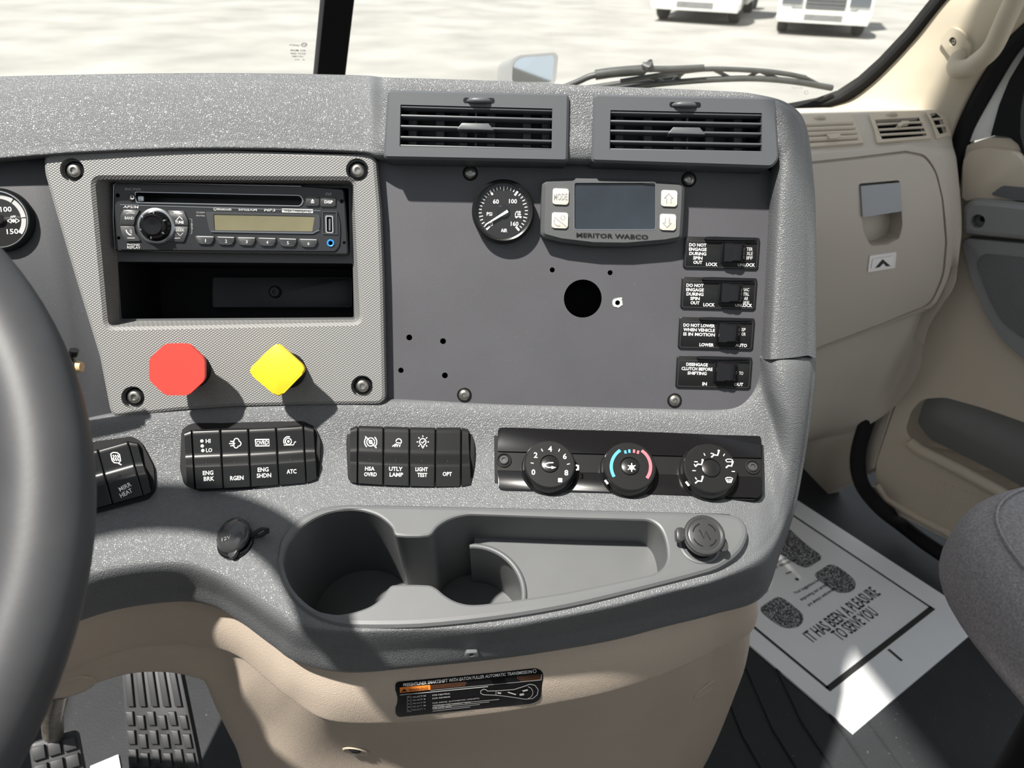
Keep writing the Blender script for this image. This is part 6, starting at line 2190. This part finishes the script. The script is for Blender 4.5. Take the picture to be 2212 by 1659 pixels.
# own bonnet
HB_ = []
for l, dz in ((-0.55, -0.02), (-0.2, 0.0), (0.25, 0.01), (0.6, 0.0), (0.85, -0.03), (1.0, -0.10), (1.06, -0.30), (1.07, -0.7)):
    HB_.append([cab(l, 1.62, 0.74 + dz), cab(l, 1.9, 0.725 + dz), cab(l, 2.2, 0.70 + dz), cab(l, 2.5, 0.655 + dz), cab(l, 2.8, 0.58 + dz), cab(l, 3.0, 0.45 + dz), cab(l * 0.97, 3.1, 0.1 + dz), cab(l * 0.96, 3.12, -0.4 + dz)])
hv, hfaces = loft(HB_, 5, 4)
hs_ = Surf(hv, hfaces)
HBM2 = trans(cab(0.3, 2.3, 0.0))
bon = thing('truck_bonnet', 'white painted truck bonnet below the wipers', 'bonnet', HBM2)
skin('bonnet_skin', hs_, 'white_paint', bon, HBM2)
mb = MB()
cw = [cab(l, f, z) for l, f, z in ((-1.0, 1.36, 0.80), (0.07, 1.50, 0.80), (1.05, 1.37, 0.80), (1.05, 1.64, 0.73), (0.07, 1.64, 0.75), (-1.0, 1.64, 0.73))]
mb.add(rel(HBM2, *cw), [(0, 1, 4, 5), (1, 2, 3, 4)])
mb.build('cowl', 'white_paint', bon)

# wipers lying on the glass
def wpt(x, y, off=-0.02):
    return WRp.w(x, y, off)
WPM = trans(wpt(1400, 150))
wp = thing('windshield_wiper', 'black windshield wiper resting low on the glass', 'wiper', WPM, 'windshield wipers')
def wtube(name, L, r, m='wiper_black', parent=None, off=-0.02, flat=1.0, w=None):
    pts = [wpt(x, y, off) for x, y in L]
    if len(pts) > 2:
        pts = [crom(pts, i / 4) for i in range((len(pts) - 1) * 4 + 1)]
    mb = MB()
    mb.tube(rel(FRAMES[w or wp], *pts), r, 8, flat=flat)
    return mb.build(name, m, parent or w or wp, smooth=60)
wtube('wiper_arm', [(1180, 205), (1245, 178), (1290, 161), (1390, 150), (1450, 149), (1520, 146)], 0.0055)
wtube('arm_cover', [(1286, 162), (1330, 156), (1392, 151)], 0.009)
wtube('wiper_blade', [(1330, 196), (1400, 184), (1480, 176), (1560, 171), (1640, 170), (1720, 177), (1797, 190)], 0.0055, off=-0.012)
wtube('blade_bridge', [(1340, 176), (1400, 166), (1480, 154), (1540, 149), (1640, 153), (1700, 160), (1740, 168)], 0.0045)
for x0, y0, x1, y1 in ((1400, 166, 1440, 180), (1480, 154, 1450, 178), (1540, 149, 1580, 170), (1640, 153, 1610, 170), (1640, 153, 1690, 174), (1740, 168, 1775, 186)):
    wtube('blade_link', [(x0, y0), (x1, y1)], 0.0035)
mb = MB(); c0 = wpt(1400, 146); mb.tube(rel(WPM, wpt(1388, 156), wpt(1396, 142), wpt(1402, 137), wpt(1408, 152)), [0.006, 0.009, 0.008, 0.005], 10); mb.build('arm_pivot', 'wiper_black', wp, smooth=60)
WPM2 = trans(wpt(1300, 182))
wp2 = thing('windshield_wiper', 'second black wiper blade tucked behind the first one', 'wiper', WPM2, 'windshield wipers')
FRAMES[wp2] = WPM2
wtube('wiper_arm', [(1240, 196), (1320, 184), (1400, 172), (1470, 163)], 0.006, parent=wp2, w=wp2, off=-0.04)
wtube('wiper_blade', [(1230, 202), (1320, 190), (1420, 178)], 0.0045, parent=wp2, w=wp2, off=-0.035)

# bonnet mirror
mc = CAM + ray(1140, 152) * 2.45
MMd = (CAM - mc).normalized()
mp = Pl(mc, (MMd + TR * -0.25 + UP * 0.05).normalized())
mir = thing('bonnet_mirror', 'dark grey bonnet mirror reflecting the pale sky', 'mirror', mp.M)
Mz = ZF(mp)
mb = MB()
ho_ = Mz.poly([(1102, 132), (1120, 119), (1200, 113), (1206, 122), (1200, 182), (1100, 182)], [14, 10, 6, 4, 10, 10], 0.0)
bk_ = [V((p.x * 0.8 - 0.075, p.y * 0.80 - 0.008)) for p in ho_]
mi_ = Mz.poly([(1108, 136), (1124, 124), (1192, 119), (1197, 126), (1192, 178), (1106, 178)], [12, 10, 6, 4, 8, 8], 0.0)
mb.holed(ccw(ho_), [mi_], 0, 0.0, wall=False)
mb.wall(ccw(bk_), -0.09, ccw(ho_), 0.0)
mb.flat(ccw(bk_)[::1], -0.09)
mb.build('mirror_housing', 'truck_grey', mir, smooth=40)
mb = MB(); mb.flat(inset(mi_, -0.002), -0.003); mb.build('mirror_face', 'mirror_glass', mir)
s0_ = mp.M @ V((-0.02, -0.05, -0.06))
foot = hs_.bvh.ray_cast(s0_ + FW * 0.0, V((0, 0, -1)))[0]
if foot is None:
    foot = hs_.bvh.find_nearest(s0_)[0]
foot = foot - UP * 0.004
mb = MB(); mb.tube([mp.M.inverted() @ q for q in (s0_, s0_.lerp(foot, 0.5), foot)], 0.012, 10); mb.build('mirror_stalk', 'truck_grey', mir, smooth=50)

# ------------------------------------------------------------------ parked lorries
gr = Pl(V((0, 0, GZ)), UP)
def lorry(label, front_l, front_r, grille_m, yawfix=0.0):
    a, b = gr.w(*front_l), gr.w(*front_r)
    c = (a + b) / 2
    ex = (b - a).normalized()
    W = (b - a).length
    k = W / 2.4
    ey = UP.cross(ex)
    M = Matrix(((ex.x, ey.x, 0, c.x), (ex.y, ey.y, 0, c.y), (0, 0, 1, c.z), (0, 0, 0, 1))) @ Matrix.Rotation(yawfix, 4, 'Z') @ Matrix.Scale(1.0, 4)
    t = thing('parked_lorry', label, 'lorry', M, 'white lorries parked across the lot')
    s_ = k
    def bx(name, lo, hi, m, bev=0.03, parent=None):
        mb = MB(); mb.box([v * s_ for v in lo], [v * s_ for v in hi], bev=bev); return mb.build(name, m, parent or t)
    bx('bumper', (-1.18, -0.05, 0.34), (1.18, 0.35, 0.66), 'dirty_white')
    bx('bumper_intake', (-0.5, -0.06, 0.42), (0.5, -0.03, 0.56), 'truck_grey', 0.0)
    gb = bx('grille', (-0.52, 0.0, 0.70), (0.52, 0.12, 1.55), 'truck_grey', 0.02)
    for j in range(9):
        bx('grille_bar', (-0.5, -0.03, 0.74 + j * 0.09), (0.5, 0.0, 0.78 + j * 0.09), grille_m, 0.0, gb)
    mb = MB()
    vs = []
    for y, z in ((0.06, 0.66), (0.02, 1.0), (0.10, 1.55), (0.5, 1.70), (1.7, 1.9), (1.7, 0.66)):
        vs.append((y, z))
    mb.profile([(y * s_, z * s_) for y, z in vs], -0.95 * s_, 0.95 * s_)
    mb.build('bonnet_body', 'white_paint', t)
    for s in (-1, 1):
        mb = MB(); mb.profile([(y * s_, z * s_) for y, z in ((0.0, 0.40), (-0.02, 0.95), (0.5, 1.25), (1.1, 1.28), (1.75, 0.95), (1.75, 0.62), (1.62, 0.62), (1.55, 0.95), (1.0, 1.12), (0.45, 0.95), (0.38, 0.40))], s * 0.86 * s_ if s > 0 else -1.22 * s_, s * 1.22 * s_ if s > 0 else -0.86 * s_)
        mb.build('wheel_arch', 'white_paint', t)
        bx('headlight', (0.62 * s if s > 0 else -1.14, -0.045, 0.78), (1.14 if s > 0 else -0.62, 0.02, 1.06), 'dark_chrome', 0.02)
        for y in (0.98, 4.6, 5.9):
            mb = MB()
            Mw = trans(V((s * 1.02 * s_, y * s_, 0.51 * s_))) @ Matrix.Rotation(math.pi / 2, 4, 'Y')
            mb.lathe([(0.20 * s_, -0.15 * s_), (0.46 * s_, -0.15 * s_), (0.51 * s_, -0.09 * s_), (0.51 * s_, 0.09 * s_), (0.46 * s_, 0.15 * s_), (0.30 * s_, 0.15 * s_), (0.27 * s_, 0.10 * s_ * s)], 28, M=Mw)
            wh = mb.build('wheel', 'tyre', t, smooth=40)
            mb = MB(); mb.lathe([(0.29 * s_, 0.0), (0.27 * s_, s * 0.13 * s_), (0.12 * s_, s * 0.08 * s_), (0.11 * s_, s * 0.17 * s_), (0.00001, s * 0.17 * s_)], 20, M=Mw); mb.build('wheel_hub', 'dark_chrome', wh, smooth=40)
        bx('side_skirt', (s * 1.18 - 0.06, 1.9, 0.42), (s * 1.18 + 0.04, 4.0, 1.0), 'dirty_white')
    bx('cab_body', (-1.15, 1.7, 0.9), (1.15, 3.9, 3.2), 'white_paint', 0.1)
    bx('chassis_rail', (-0.6, 0.4, 0.45), (0.6, 6.3, 0.85), 'tyre', 0.0)
    return t
lorry('white lorry with a barred chrome grille parked across the lot', (1672, 74), (1868, 86), 'dark_chrome', 0.0)
lorry('white lorry with a wide plain bumper parked across the lot', (1404, 46), (1590, 58), 'truck_grey', 0.0)
